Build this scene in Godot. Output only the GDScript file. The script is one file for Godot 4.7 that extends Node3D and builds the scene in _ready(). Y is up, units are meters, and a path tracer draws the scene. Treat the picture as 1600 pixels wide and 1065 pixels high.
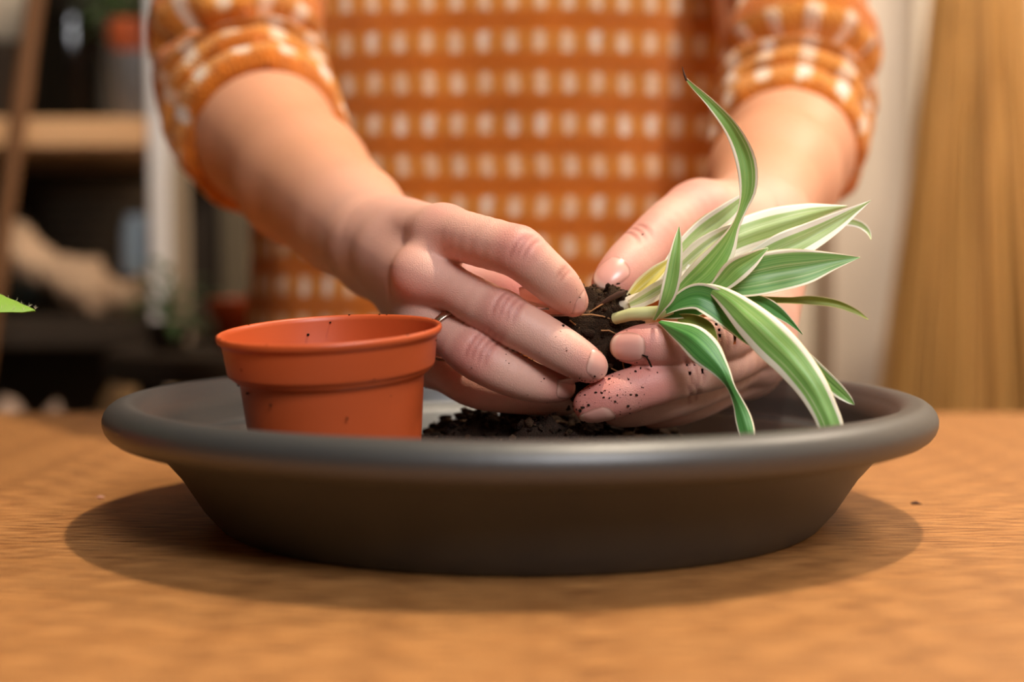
extends Node3D
# A person potting a striped plant over a round plastic tray on a workbench.
const F := 2222.0          # focal length in pixels of the 1600 x 1065 frame
const T := 0.90            # height of the bench top
var cam_xf := Transform3D()
var M := {}
var taken := {}
var rng := RandomNumberGenerator.new()

# ------------------------------------------------------------------ helpers
func V(px: float, py: float, d: float) -> Vector3:
	return cam_xf * Vector3((px - 800.0) / F * d, -(py - 532.5) / F * d, -d)

func C(x: float, y: float, z: float) -> Vector3:   # a direction seen from where the photographer stood: right, up, towards
	return (cam_xf.basis * Vector3(x, y, z)).normalized()

func numbered(called: String) -> String:
	var n: int = taken.get(called, 0)
	taken[called] = n + 1
	return called if n == 0 else "%s_%03d" % [called, n]

func tag(o: Node3D, label := "", category := "", group := "", kind := "") -> Node3D:
	if label: o.set_meta("label", label)
	if category: o.set_meta("category", category)
	if group: o.set_meta("group", group)
	if kind: o.set_meta("kind", kind)
	return o

func thing(called: String, at: Vector3, label: String, category: String, group := "") -> Node3D:
	var o := Node3D.new()
	o.name = numbered(called)
	add_child(o, true)
	o.position = at
	tag(o, label, category, group)
	return o

func part(called: String, mesh: Mesh, mat: Material, parent: Node3D, xf := Transform3D()) -> MeshInstance3D:
	var o := MeshInstance3D.new()
	o.mesh = mesh
	o.material_override = mat
	o.name = called if parent != self else numbered(called)
	parent.add_child(o, true)
	o.transform = xf
	return o

# collects surfaces and gives back one mesh
class MB:
	var v := PackedVector3Array()
	var n := PackedVector3Array()
	var uv := PackedVector2Array()
	var c := PackedColorArray()
	var ix := PackedInt32Array()
	var col := Color.WHITE

	func grid(rows: Array, uvs: Array = [], closed := false, cols: Array = []) -> void:
		var base := v.size()
		var nr := rows.size()
		var nc: int = rows[0].size()
		var tri := PackedInt32Array()
		for r in nr:
			var row: PackedVector3Array = rows[r]
			for k in nc:
				v.append(row[k])
				n.append(Vector3.ZERO)
				if uvs.size():
					uv.append(uvs[r][k])
				else:
					uv.append(Vector2(float(k) / (nc - 1), float(r) / (nr - 1)))
				c.append(cols[r][k] if cols.size() else col)
		for r in nr - 1:
			for k in nc - 1:
				var a := base + r * nc + k
				tri.append_array([a, a + 1, a + nc, a + 1, a + nc + 1, a + nc])
		finish(base, tri)
		if closed:
			for r in nr:
				var a := base + r * nc
				var m: Vector3 = (n[a] + n[a + nc - 1]).normalized()
				n[a] = m
				n[a + nc - 1] = m

	# faces are turned so that the enclosed volume counts positive; front faces run clockwise
	func finish(base: int, tri: PackedInt32Array) -> void:
		var mid := Vector3.ZERO
		for i in range(base, v.size()):
			mid += v[i]
		mid /= maxf(1.0, v.size() - base)
		var vol := 0.0
		for t in range(0, tri.size(), 3):
			vol += (v[tri[t]] - mid).dot((v[tri[t + 1]] - mid).cross(v[tri[t + 2]] - mid))
		var s := 1.0 if vol >= 0.0 else -1.0
		for t in range(0, tri.size(), 3):
			var i0 := tri[t]
			var i1 := tri[t + 1]
			var i2 := tri[t + 2]
			var g := (v[i1] - v[i0]).cross(v[i2] - v[i0]) * s
			n[i0] += g
			n[i1] += g
			n[i2] += g
			if s > 0.0:
				ix.append_array([i0, i2, i1])
			else:
				ix.append_array([i0, i1, i2])
		for i in range(base, v.size()):
			n[i] = n[i].normalized() if n[i].length_squared() > 1e-24 else Vector3.UP

	func lathe(prof: Array, seg := 64, at := Vector3.ZERO, fold := 1.0) -> void:
		var rows := []
		var uvs := []
		var run := 0.0
		for i in prof.size():
			var p: Vector2 = prof[i]
			if i: run += p.distance_to(prof[i - 1])
			var row := PackedVector3Array()
			var ur := PackedVector2Array()
			for k in seg + 1:
				var a := TAU * k / seg
				row.append(at + Vector3(p.x * cos(a), p.y, p.x * sin(a) * fold))
				ur.append(Vector2(float(k) / seg, run))
			rows.append(row)
			uvs.append(ur)
		grid(rows, uvs, true)

	func tube(pts: Array, rad: Array, seg := 8, cap := true) -> void:
		var rows := []
		var t0: Vector3 = (pts[1] - pts[0]).normalized()
		var s: Vector3 = t0.cross(Vector3.UP if absf(t0.y) < 0.9 else Vector3.RIGHT).normalized()
		var nn := pts.size()
		for i in nn:
			var t: Vector3 = (pts[mini(i + 1, nn - 1)] - pts[maxi(i - 1, 0)]).normalized()
			s = (s - t * s.dot(t)).normalized()
			var b := t.cross(s)
			var rings := [[0.0, rad[i]]]
			if cap and i == 0: rings = [[0.0, 0.0], [0.0, rad[i] * 0.85], [rad[i] * 0.15, rad[i]]]
			if cap and i == nn - 1: rings = [[-rad[i] * 0.15, rad[i]], [0.0, rad[i] * 0.85], [0.0, 0.0]]
			for q in rings:
				var row := PackedVector3Array()
				for k in seg + 1:
					var a := TAU * k / seg
					row.append(pts[i] + t * q[0] + (s * cos(a) + b * sin(a)) * q[1])
				rows.append(row)
		grid(rows, [], true)

	func quad(a: Vector3, b: Vector3, d: Vector3, e: Vector3, out: Vector3) -> void:
		var base := v.size()
		var f := (b - a).cross(d - a)
		for p in [a, b, d, e]:
			v.append(p)
			n.append(out)
			uv.append(Vector2(p.x + p.y, p.z + p.y))
			c.append(col)
		if f.dot(out) > 0.0:
			ix.append_array([base, base + 2, base + 1, base, base + 3, base + 2])
		else:
			ix.append_array([base, base + 1, base + 2, base, base + 2, base + 3])

	func box(lo: Vector3, hi: Vector3, bev := 0.002) -> void:   # a box with chamfered edges
		var m := (lo + hi) / 2.0
		var h := (hi - lo) / 2.0
		for ax in 3:
			var u := (ax + 1) % 3
			var w := (ax + 2) % 3
			for s in [-1.0, 1.0]:
				var q := []
				for k in [[-1, -1], [1, -1], [1, 1], [-1, 1]]:
					var p := m
					p[ax] += s * h[ax]
					p[u] += k[0] * (h[u] - bev)
					p[w] += k[1] * (h[w] - bev)
					q.append(p)
				var o := Vector3.ZERO
				o[ax] = s
				quad(q[0], q[1], q[2], q[3], o)
				for s2 in [-1.0, 1.0]:
					var e := []
					for k in [[0, -1], [0, 1], [1, 1], [1, -1]]:
						var p := m
						p[ax] += s * (h[ax] - (bev if k[0] else 0.0))
						p[u] += s2 * (h[u] - (0.0 if k[0] else bev))
						p[w] += k[1] * (h[w] - bev)
						e.append(p)
					var o2 := Vector3.ZERO
					o2[ax] = s
					o2[u] = s2
					quad(e[0], e[1], e[2], e[3], o2.normalized())
		for sx in [-1.0, 1.0]:
			for sy in [-1.0, 1.0]:
				for sz in [-1.0, 1.0]:
					var a := m + Vector3(sx * h.x, sy * (h.y - bev), sz * (h.z - bev))
					var b := m + Vector3(sx * (h.x - bev), sy * h.y, sz * (h.z - bev))
					var d := m + Vector3(sx * (h.x - bev), sy * (h.y - bev), sz * h.z)
					quad(a, b, d, d, Vector3(sx, sy, sz).normalized())

	func lump(at: Vector3, r: Vector3, noise: FastNoiseLite, amp: float, seg := 10, key := 0.0, turn := Basis()) -> void:
		var rows := []
		var half := maxi(3, seg / 2)
		for i in half + 1:
			var row := PackedVector3Array()
			var th := PI * i / half
			for k in seg + 1:
				var a := TAU * (k % seg) / seg
				var d := Vector3(sin(th) * cos(a), cos(th), sin(th) * sin(a))
				var g := 1.0 + amp * noise.get_noise_3d(d.x * 60.0 + key, d.y * 60.0, d.z * 60.0 + key * 0.37)
				row.append(at + turn * (d * r * g))
			rows.append(row)
		grid(rows, [], true)

	func put(src: ArrayMesh, xf: Transform3D) -> void:
		var a := src.surface_get_arrays(0)
		var base := v.size()
		var sv: PackedVector3Array = a[Mesh.ARRAY_VERTEX]
		var sn: PackedVector3Array = a[Mesh.ARRAY_NORMAL]
		var su: PackedVector2Array = a[Mesh.ARRAY_TEX_UV]
		var si: PackedInt32Array = a[Mesh.ARRAY_INDEX]
		for i in sv.size():
			v.append(xf * sv[i])
			n.append((xf.basis * sn[i]).normalized())
			uv.append(su[i])
			c.append(col)
		for i in si:
			ix.append(base + i)

	func mesh() -> ArrayMesh:
		var a := []
		a.resize(Mesh.ARRAY_MAX)
		a[Mesh.ARRAY_VERTEX] = v
		a[Mesh.ARRAY_NORMAL] = n
		a[Mesh.ARRAY_TEX_UV] = uv
		a[Mesh.ARRAY_COLOR] = c
		a[Mesh.ARRAY_INDEX] = ix
		var m := ArrayMesh.new()
		m.add_surface_from_arrays(Mesh.PRIMITIVE_TRIANGLES, a)
		return m

# a block of distances to a body's skin
class Flesh:
	var o := Vector3.ZERO
	var h := 0.0012
	var nx := 0
	var ny := 0
	var nz := 0
	var f := PackedFloat32Array()

	func _init(lo: Vector3, hi: Vector3, cell: float) -> void:
		o = lo
		h = cell
		nx = int(ceil((hi.x - lo.x) / h)) + 1
		ny = int(ceil((hi.y - lo.y) / h)) + 1
		nz = int(ceil((hi.z - lo.z) / h)) + 1
		f = blank()

	func blank() -> PackedFloat32Array:
		var a := PackedFloat32Array()
		a.resize(nx * ny * nz)
		a.fill(0.05)
		return a

	# a tapered bone from a to b; w and s flatten it along w
	func bone(arr: PackedFloat32Array, a: Vector3, b: Vector3, ra: float, rb: float, k: float, w := Vector3.ZERO, s := 1.0) -> PackedFloat32Array:
		var m := maxf(ra, rb) + maxf(0.006, k * 1.2)
		var i0 := maxi(0, int((minf(a.x, b.x) - m - o.x) / h))
		var i1 := mini(nx - 1, int((maxf(a.x, b.x) + m - o.x) / h) + 1)
		var j0 := maxi(0, int((minf(a.y, b.y) - m - o.y) / h))
		var j1 := mini(ny - 1, int((maxf(a.y, b.y) + m - o.y) / h) + 1)
		var k0 := maxi(0, int((minf(a.z, b.z) - m - o.z) / h))
		var k1 := mini(nz - 1, int((maxf(a.z, b.z) + m - o.z) / h) + 1)
		var ab := b - a
		var inv := 1.0 / maxf(ab.length_squared(), 1e-10)
		var flat := s != 1.0
		var is2 := 1.0 / (s * s) - 1.0
		var dr := rb - ra
		var k4 := k * 0.25
		for kk in range(k0, k1 + 1):
			for jj in range(j0, j1 + 1):
				var at := (kk * ny + jj) * nx + i0
				var q := o + Vector3(i0 * h, jj * h, kk * h) - a
				for ii in range(i0, i1 + 1):
					var t := clampf(q.dot(ab) * inv, 0.0, 1.0)
					var e := q - ab * t
					var l2 := e.length_squared()
					if flat:
						var cw := e.dot(w)
						l2 += cw * cw * is2
					var d := sqrt(l2) - ra - dr * t
					var g := arr[at]
					var hh := k - absf(d - g)
					if hh > 0.0:
						arr[at] = minf(d, g) - hh * hh * k4 / (k * k)
					elif d < g:
						arr[at] = d
					at += 1
					q.x += h
		return arr

	func merge(into: PackedFloat32Array, other: PackedFloat32Array, k: float) -> PackedFloat32Array:
		for i in into.size():
			var d := other[i]
			if d > 0.045: continue
			var g := into[i]
			var hh := k - absf(d - g)
			if hh > 0.0 and k > 0.0:
				into[i] = minf(d, g) - hh * hh * 0.25 / k
			elif d < g:
				into[i] = d
		return into

	func at(p: Vector3) -> float:
		var q := (p - o) / h
		var i := clampi(int(q.x), 0, nx - 2)
		var j := clampi(int(q.y), 0, ny - 2)
		var k := clampi(int(q.z), 0, nz - 2)
		var x := q.x - i
		var y := q.y - j
		var z := q.z - k
		var a := (k * ny + j) * nx + i
		var b := a + nx * ny
		var c0 := lerpf(lerpf(f[a], f[a + 1], x), lerpf(f[a + nx], f[a + nx + 1], x), y)
		var c1 := lerpf(lerpf(f[b], f[b + 1], x), lerpf(f[b + nx], f[b + nx + 1], x), y)
		return lerpf(c0, c1, z)

	func nets(mb: MB, tint: Callable, keep: Callable) -> void:
		var id := PackedInt32Array()
		id.resize(nx * ny * nz)
		id.fill(-1)
		var sxy := nx * ny
		var off := [0, 1, nx, nx + 1, sxy, sxy + 1, sxy + nx, sxy + nx + 1]
		var cells := PackedInt32Array()
		var lim := h * 1.8
		var v8 := PackedFloat32Array()
		v8.resize(8)
		for kk in nz - 1:
			for jj in ny - 1:
				var a := (kk * ny + jj) * nx
				for ii in nx - 1:
					var f0 := f[a]
					if f0 > lim or f0 < -lim:
						a += 1
						continue
					var inside := 0
					for q in 8:
						var w := f[a + off[q]]
						v8[q] = w
						if w < 0.0: inside += 1
					if inside == 0 or inside == 8:
						a += 1
						continue
					var s := Vector3.ZERO
					var cnt := 0
					for q in 8:
						for ax in [1, 2, 4]:
							if q & ax: continue
							var w0 := v8[q]
							var w1 := v8[q | ax]
							if (w0 < 0.0) == (w1 < 0.0): continue
							var t := w0 / (w0 - w1)
							var p := Vector3(q & 1, (q >> 1) & 1, q >> 2)
							if ax == 1: p.x = t
							elif ax == 2: p.y = t
							else: p.z = t
							s += p
							cnt += 1
					s /= cnt
					var p3 := o + (Vector3(ii, jj, kk) + s) * h
					if keep.call(p3):
						id[a] = mb.v.size()
						cells.append(a)
						mb.v.append(p3)
						mb.n.append(slope(p3))
						mb.c.append(tint.call(p3))
						mb.uv.append(Vector2(p3.x, p3.y))
					a += 1
		for a in cells:
			var f0 := f[a]
			for ax in 3:
				var st: int = [1, nx, sxy][ax]
				var u: int = [nx, sxy, 1][ax]
				var w: int = [sxy, 1, nx][ax]
				if (f0 < 0.0) == (f[a + st] < 0.0): continue
				if a - u - w < 0: continue
				var i0 := id[a]
				var i1 := id[a - u]
				var i2 := id[a - u - w]
				var i3 := id[a - w]
				if i1 < 0 or i2 < 0 or i3 < 0: continue
				if f0 < 0.0:
					mb.ix.append_array([i0, i2, i1, i0, i3, i2])
				else:
					mb.ix.append_array([i0, i1, i2, i0, i2, i3])

	func slope(p: Vector3) -> Vector3:
		var e := h * 1.1
		return Vector3(at(p + Vector3(e, 0, 0)) - at(p - Vector3(e, 0, 0)), at(p + Vector3(0, e, 0)) - at(p - Vector3(0, e, 0)), at(p + Vector3(0, 0, e)) - at(p - Vector3(0, 0, e))).normalized()

func spline(pts: Array, n: int) -> Array:   # Catmull-Rom through Vector4 points
	var out := []
	var m := pts.size()
	for i in n + 1:
		var t := float(i) / n * (m - 1)
		var k := mini(int(t), m - 2)
		var u := t - k
		var p0: Vector4 = pts[maxi(k - 1, 0)]
		var p1: Vector4 = pts[k]
		var p2: Vector4 = pts[k + 1]
		var p3: Vector4 = pts[mini(k + 2, m - 1)]
		out.append(0.5 * ((2.0 * p1) + (p2 - p0) * u + (2.0 * p0 - 5.0 * p1 + 4.0 * p2 - p3) * u * u + (3.0 * p1 - p0 - 3.0 * p2 + p3) * u * u * u))
	return out

func noise(s: int, freq: float, oct := 4, kind := FastNoiseLite.TYPE_SIMPLEX_SMOOTH) -> FastNoiseLite:
	var n := FastNoiseLite.new()
	n.seed = s
	n.noise_type = kind
	n.frequency = freq
	n.fractal_octaves = oct
	if oct <= 1: n.fractal_type = FastNoiseLite.FRACTAL_NONE
	return n

func noise_tex(n: FastNoiseLite, size: int, stops: Array = []) -> NoiseTexture2D:
	var t := NoiseTexture2D.new()
	t.width = size
	t.height = size
	t.seamless = true
	t.noise = n
	if stops.size():
		var g := Gradient.new()
		var offs := PackedFloat32Array()
		var cs := PackedColorArray()
		for s in stops:
			offs.append(s[0])
			cs.append(s[1])
		g.offsets = offs
		g.colors = cs
		t.color_ramp = g
	return t

func rgb8(r: float, g: float, b: float) -> Color:
	return Color(r / 255.0, g / 255.0, b / 255.0)

func mat(col: Color, rough := 0.6, spec := 0.5) -> StandardMaterial3D:
	var m := StandardMaterial3D.new()
	m.albedo_color = col
	m.roughness = rough
	m.metallic_specular = spec
	m.cull_mode = BaseMaterial3D.CULL_DISABLED
	return m

func bumpy(m: StandardMaterial3D, n: FastNoiseLite, scale: float, depth_cm: float, size := 512) -> StandardMaterial3D:
	m.heightmap_enabled = true
	m.heightmap_texture = noise_tex(n, size)
	m.heightmap_scale = depth_cm
	m.uv1_triplanar = true
	m.uv1_scale = Vector3.ONE * scale
	return m

# ------------------------------------------------------------------ scene
func _ready() -> void:
	rng.seed = 7
	# camera
	var cam := Camera3D.new()
	cam.name = "camera"
	cam.position = Vector3(0.0, T + 0.099, 0.56)
	cam.rotation_degrees = Vector3(-3.13, 0, 0)
	var lens := CameraAttributesPhysical.new()
	lens.frustum_focal_length = 50.07
	lens.frustum_focus_distance = 0.527
	lens.exposure_aperture = 4.2
	lens.frustum_near = 0.05
	lens.frustum_far = 50.0
	cam.attributes = lens
	cam.fov = rad_to_deg(2.0 * atan(532.5 / F))
	add_child(cam)
	cam_xf = cam.transform
	# sky and exposure
	var env := Environment.new()
	var sky := Sky.new()
	sky.sky_material = PhysicalSkyMaterial.new()
	env.sky = sky
	env.background_mode = Environment.BG_SKY
	env.background_energy_multiplier = 0.3
	env.tonemap_mode = Environment.TONE_MAPPER_LINEAR
	env.tonemap_exposure = 1.02
	env.sdfgi_enabled = true
	env.ssao_enabled = true
	env.ssil_enabled = true
	var we := WorldEnvironment.new()
	we.name = "surroundings"
	we.environment = env
	add_child(we)
	# lamps
	make_materials()
	pendant(Vector3(0.36, T + 1.56, 0.02), 2.15, Color(1.0, 0.92, 0.82))
	panel_lamp(Vector3(0.55, 2.15, 1.50), Vector2(0.8, 0.6), 2.5, Color(0.98, 0.98, 1.0), "tilted white light panel hung in front of the bench", 48.0)
	panel_lamp(Vector3(1.45, 2.66, -0.75), Vector2(0.6, 0.6), 3.0, Color(1.0, 0.92, 0.82), "added square light panel brightening the cream wall and the tied straw bundle")  # added lamp with no known source, brightens the right wall and straw
	# large structure, then the things
	room()
	bench()
	shelving()
	right_side()
	tray()
	pot()
	person()
	plant()
	soil()
	side_plant()

func make_materials() -> void:
	M.white_wall = mat(rgb8(226, 212, 196), 0.9, 0.3)
	M.dark_wall = mat(rgb8(92, 86, 74), 0.9, 0.3)
	M.floor = mat(rgb8(84, 74, 66), 0.8, 0.3)
	M.dim_wall = mat(rgb8(104, 98, 90), 0.9, 0.3)
	M.ceiling = mat(rgb8(196, 192, 186), 0.9, 0.3)
	# bench top: oiled wood, grain along x
	var w := mat(Color.WHITE, 0.55, 0.4)
	w.albedo_texture = noise_tex(noise(3, 0.006, 4), 1024, [[0.0, rgb8(188, 133, 76)], [0.35, rgb8(193, 138, 80)], [0.6, rgb8(196, 142, 85)], [1.0, rgb8(191, 136, 78)]])
	w.uv1_triplanar = true
	w.uv1_triplanar_sharpness = 8.0
	w.uv1_scale = Vector3(1.0, 3.0, 18.0)
	w.detail_enabled = true
	w.detail_blend_mode = BaseMaterial3D.BLEND_MODE_MUL
	w.detail_albedo = noise_tex(noise(4, 0.05, 2), 1024, [[0.0, rgb8(54, 32, 16)], [0.33, rgb8(112, 80, 54)], [0.45, rgb8(222, 208, 192)], [0.6, Color.WHITE], [1.0, Color.WHITE]])
	w.detail_uv_layer = BaseMaterial3D.DETAIL_UV_2
	w.uv2_triplanar = true
	w.uv2_triplanar_sharpness = 8.0
	w.uv2_scale = Vector3(0.8, 8.0, 36.0)
	M.bench = w
	M.bench_leg = mat(rgb8(120, 78, 42), 0.6)
	var p := mat(rgb8(52, 54, 54), 0.43, 0.7)
	bumpy(p, noise(11, 0.02, 2), 14.0, 0.004)
	M.tray = p
	M.pot = mat(rgb8(188, 82, 38), 0.40, 0.5)
	var s := mat(Color.WHITE, 0.46, 0.5)
	s.vertex_color_use_as_albedo = true
	s.subsurf_scatter_enabled = true
	s.subsurf_scatter_strength = 0.08
	bumpy(s, noise(21, 0.09, 3, FastNoiseLite.TYPE_CELLULAR), 42.0, 0.016, 512)
	M.skin = s
	var nl := mat(Color.WHITE, 0.30, 0.5)
	nl.vertex_color_use_as_albedo = true
	nl.clearcoat_enabled = true
	nl.clearcoat = 0.3
	nl.clearcoat_roughness = 0.25
	M.nail = nl
	var g := mat(rgb8(205, 190, 170), 0.22, 0.6)
	g.metallic = 1.0
	M.ring = g
	M.knit = knit()
	var so := mat(Color.WHITE, 0.95, 0.25)
	so.vertex_color_use_as_albedo = true
	bumpy(so, noise(31, 0.05, 3), 60.0, 0.14)
	M.soil = so
	M.root = mat(rgb8(178, 128, 80), 0.8)
	M.bark = mat(rgb8(74, 46, 30), 0.85)
	M.white_metal = mat(rgb8(234, 233, 236), 0.45, 0.5)
	M.dull_metal = mat(rgb8(104, 94, 78), 0.6, 0.4)
	M.shaded_metal = mat(rgb8(150, 134, 114), 0.5, 0.5)  # darker copy of the white post metal, right-side shade put into the colour
	M.pine = bumpy(mat(rgb8(226, 178, 130), 0.6), noise(41, 0.02), 6.0, 0.05)
	M.black_glass = mat(rgb8(16, 13, 9), 0.06, 0.5)
	M.dark_wood = bumpy(mat(rgb8(52, 40, 28), 0.7), noise(42, 0.03), 6.0, 0.08)
	M.pale_ceramic = mat(rgb8(186, 176, 160), 0.4)
	M.zinc = mat(rgb8(140, 140, 140), 0.45)
	M.zinc.metallic = 0.6
	M.terracotta = mat(rgb8(196, 92, 46), 0.7)
	M.driftwood = bumpy(mat(rgb8(202, 170, 140), 0.9), noise(43, 0.03), 9.0, 0.3)
	M.wicker = bumpy(mat(rgb8(150, 120, 84), 0.8), noise(44, 0.06), 14.0, 0.2)
	M.dark_wicker = bumpy(mat(rgb8(64, 52, 36), 0.8), noise(45, 0.06), 14.0, 0.2)
	M.bamboo = mat(rgb8(110, 72, 38), 0.6)
	M.straw = mat(Color.WHITE, 0.5)
	M.straw.vertex_color_use_as_albedo = true
	M.twine = mat(rgb8(170, 140, 96), 0.9)
	M.green = mat(rgb8(64, 96, 52), 0.5)
	M.green.backlight_enabled = true
	M.green.backlight = Color(0.2, 0.3, 0.1)
	M.bright_green = mat(rgb8(118, 158, 50), 0.6)
	M.bright_green.backlight_enabled = true
	M.bright_green.backlight = Color(0.3, 0.4, 0.1)
	M.sack = bumpy(mat(rgb8(196, 158, 110), 0.9), noise(46, 0.05), 12.0, 0.2)
	M.stone = bumpy(mat(rgb8(176, 150, 132), 0.8), noise(47, 0.02), 10.0, 0.2)
	M.trousers = mat(rgb8(52, 58, 74), 0.9)
	M.hair = mat(rgb8(84, 54, 34), 0.5)
	M.brown_trim = mat(rgb8(116, 84, 54), 0.7)
	M.cream_trim = mat(rgb8(232, 218, 198), 0.5)

func knit() -> StandardMaterial3D:
	# gingham: rows of pale squares between ochre bands, 4 x 4 squares to a tile
	var img := Image.create(256, 256, false, Image.FORMAT_RGB8)
	var n := noise(51, 0.06, 3)
	var n2 := noise(52, 0.02, 2)
	var deep := Vector3(200, 110, 30)
	var band := Vector3(218, 142, 60)
	var pale := Vector3(252, 234, 220)
	for y in 256:
		for x in 256:
			var cx := (float(x) / 64.0) - floorf(float(x) / 64.0) - 0.5
			var cy := (float(y) / 64.0) - floorf(float(y) / 64.0) - 0.5
			var fz := n.get_noise_2d(x, y)
			cx += fz * 0.05
			cy += n.get_noise_2d(x + 500, y) * 0.05
			var row := 1.0 - smoothstep(0.17, 0.32, absf(cy))
			var colm := 1.0 - smoothstep(0.12, 0.25, absf(cx))
			var c := deep.lerp(band, row)
			c = c.lerp(pale, row * colm * (0.86 + 0.3 * n2.get_noise_2d(x, y)))
			c *= 1.0 + 0.10 * fz
			img.set_pixel(x, y, Color(clampf(c.x / 255.0, 0, 1), clampf(c.y / 255.0, 0, 1), clampf(c.z / 255.0, 0, 1)))
	var m := mat(Color.WHITE, 0.95, 0.2)
	m.albedo_texture = ImageTexture.create_from_image(img)
	m.rim_enabled = true
	m.rim = 0.4
	m.rim_tint = 0.8
	m.heightmap_enabled = true
	m.heightmap_texture = noise_tex(noise(53, 0.08, 3), 512)
	m.heightmap_scale = 0.25
	return m

# ------------------------------------------------------------------ lamps
func pendant(at: Vector3, energy: float, col: Color) -> void:
	var o := thing("pendant_lamp", at, "enamelled cone pendant lamp hanging over the tray", "lamp")
	var sh := MB.new()
	sh.lathe([Vector2(0.0, 0.20), Vector2(0.03, 0.20), Vector2(0.04, 0.16), Vector2(0.17, 0.03), Vector2(0.172, 0.02), Vector2(0.168, 0.02), Vector2(0.037, 0.152), Vector2(0.03, 0.19), Vector2(0.0, 0.19)], 48)
	part("lamp_shade", sh.mesh(), mat(rgb8(60, 70, 62), 0.4), o)
	var cd := MB.new()
	cd.tube([Vector3(0, 0.2, 0), Vector3(0, 2.70 - at.y, 0)], [0.004, 0.004], 8)
	part("cord", cd.mesh(), mat(rgb8(30, 30, 30), 0.6), o)
	var bm := mat(Color.WHITE, 0.4)
	bm.emission_enabled = true
	bm.emission = col
	bm.emission_energy_multiplier = 6.0
	var bb := MB.new()
	bb.lathe([Vector2(0, -0.045), Vector2(0.025, -0.038), Vector2(0.042, -0.018), Vector2(0.045, 0.0), Vector2(0.038, 0.025), Vector2(0.02, 0.05), Vector2(0.014, 0.09), Vector2(0.0, 0.09)], 24)
	part("bulb", bb.mesh(), bm, o)
	var l := OmniLight3D.new()
	l.name = "bulb_light"
	l.light_color = col
	l.light_energy = energy
	l.light_size = 0.035
	l.omni_range = 12.0
	l.omni_attenuation = 2.0
	l.shadow_enabled = true
	o.add_child(l)

func panel_lamp(at: Vector3, size: Vector2, energy: float, col: Color, label: String, tilt := 0.0) -> void:
	var o := thing("light_panel", at, label, "lamp")
	o.rotation_degrees.x = tilt
	if tilt != 0.0:
		for sx in [-0.3, 0.3]:
			var rods := MB.new()
			var foot := Vector3(sx, 0.045, 0.0)
			rods.tube([foot, o.transform.basis.inverse() * (o.transform.basis * foot + Vector3(0, 2.70 - at.y - (o.transform.basis * foot).y, 0))], [0.005, 0.005], 8)
			part("hanger", rods.mesh(), M.white_metal, o)
	var fr := MB.new()
	fr.box(Vector3(-size.x / 2 - 0.02, 0.0, -size.y / 2 - 0.02), Vector3(size.x / 2 + 0.02, 0.04, size.y / 2 + 0.02), 0.004)
	part("frame", fr.mesh(), M.white_metal, o)
	var df := MB.new()
	df.box(Vector3(-size.x / 2, -0.006, -size.y / 2), Vector3(size.x / 2, 0.002, size.y / 2), 0.002)
	var dm := mat(Color.WHITE, 0.6)
	dm.emission_enabled = true
	dm.emission = col
	dm.emission_energy_multiplier = 1.5
	part("diffuser", df.mesh(), dm, o)
	var l := AreaLight3D.new()
	l.name = "panel_light"
	l.area_size = size
	l.light_color = col
	l.light_energy = energy
	l.rotation_degrees = Vector3(-90, 0, 0)
	l.position = Vector3(0, -0.012, 0)
	l.area_range = 12.0
	l.area_attenuation = 2.0
	l.shadow_enabled = true
	o.add_child(l)

# ------------------------------------------------------------------ room
func struct(called: String, mesh: Mesh, m: Material) -> MeshInstance3D:
	var o := part(called, mesh, m, self)
	o.set_meta("kind", "structure")
	return o

func room() -> void:
	var x0 := -2.4
	var x1 := 2.2
	var z0 := -1.85
	var z1 := 2.6
	var b := MB.new()
	b.box(Vector3(x0 - 0.1, -0.1, z0 - 0.1), Vector3(x1 + 0.1, 0.0, z1 + 0.1), 0.001)
	tag(struct("floor", b.mesh(), M.floor), "grey workshop floor under the bench")
	b = MB.new()
	b.box(Vector3(x0 - 0.1, 2.70, z0 - 0.1), Vector3(x1 + 0.1, 2.80, z1 + 0.1), 0.001)
	tag(struct("ceiling", b.mesh(), M.ceiling), "plain white ceiling over the workshop")
	b = MB.new()
	b.box(Vector3(x0 - 0.1, 0, z0 - 0.1), Vector3(x1 + 0.1, 2.7, z0), 0.001)
	tag(struct("wall_back", b.mesh(), M.white_wall), "cream wall behind the person and the straw bundle")
	b = MB.new()
	b.box(Vector3(x0 - 0.1, 0, z1), Vector3(x1 + 0.1, 2.7, z1 + 0.1), 0.001)
	tag(struct("wall_front", b.mesh(), M.dim_wall), "grey wall facing the person across the bench")
	b = MB.new()
	b.box(Vector3(x0 - 0.1, 0, z0), Vector3(x0, 2.7, z1), 0.001)
	tag(struct("wall_left", b.mesh(), M.dark_wall), "dark olive side wall beyond the shelving")
	b = MB.new()
	b.box(Vector3(x1, 0, z0), Vector3(x1 + 0.1, 2.7, z1), 0.001)
	tag(struct("wall_right", b.mesh(), M.white_wall), "cream side wall beyond the straw bundle")

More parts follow.
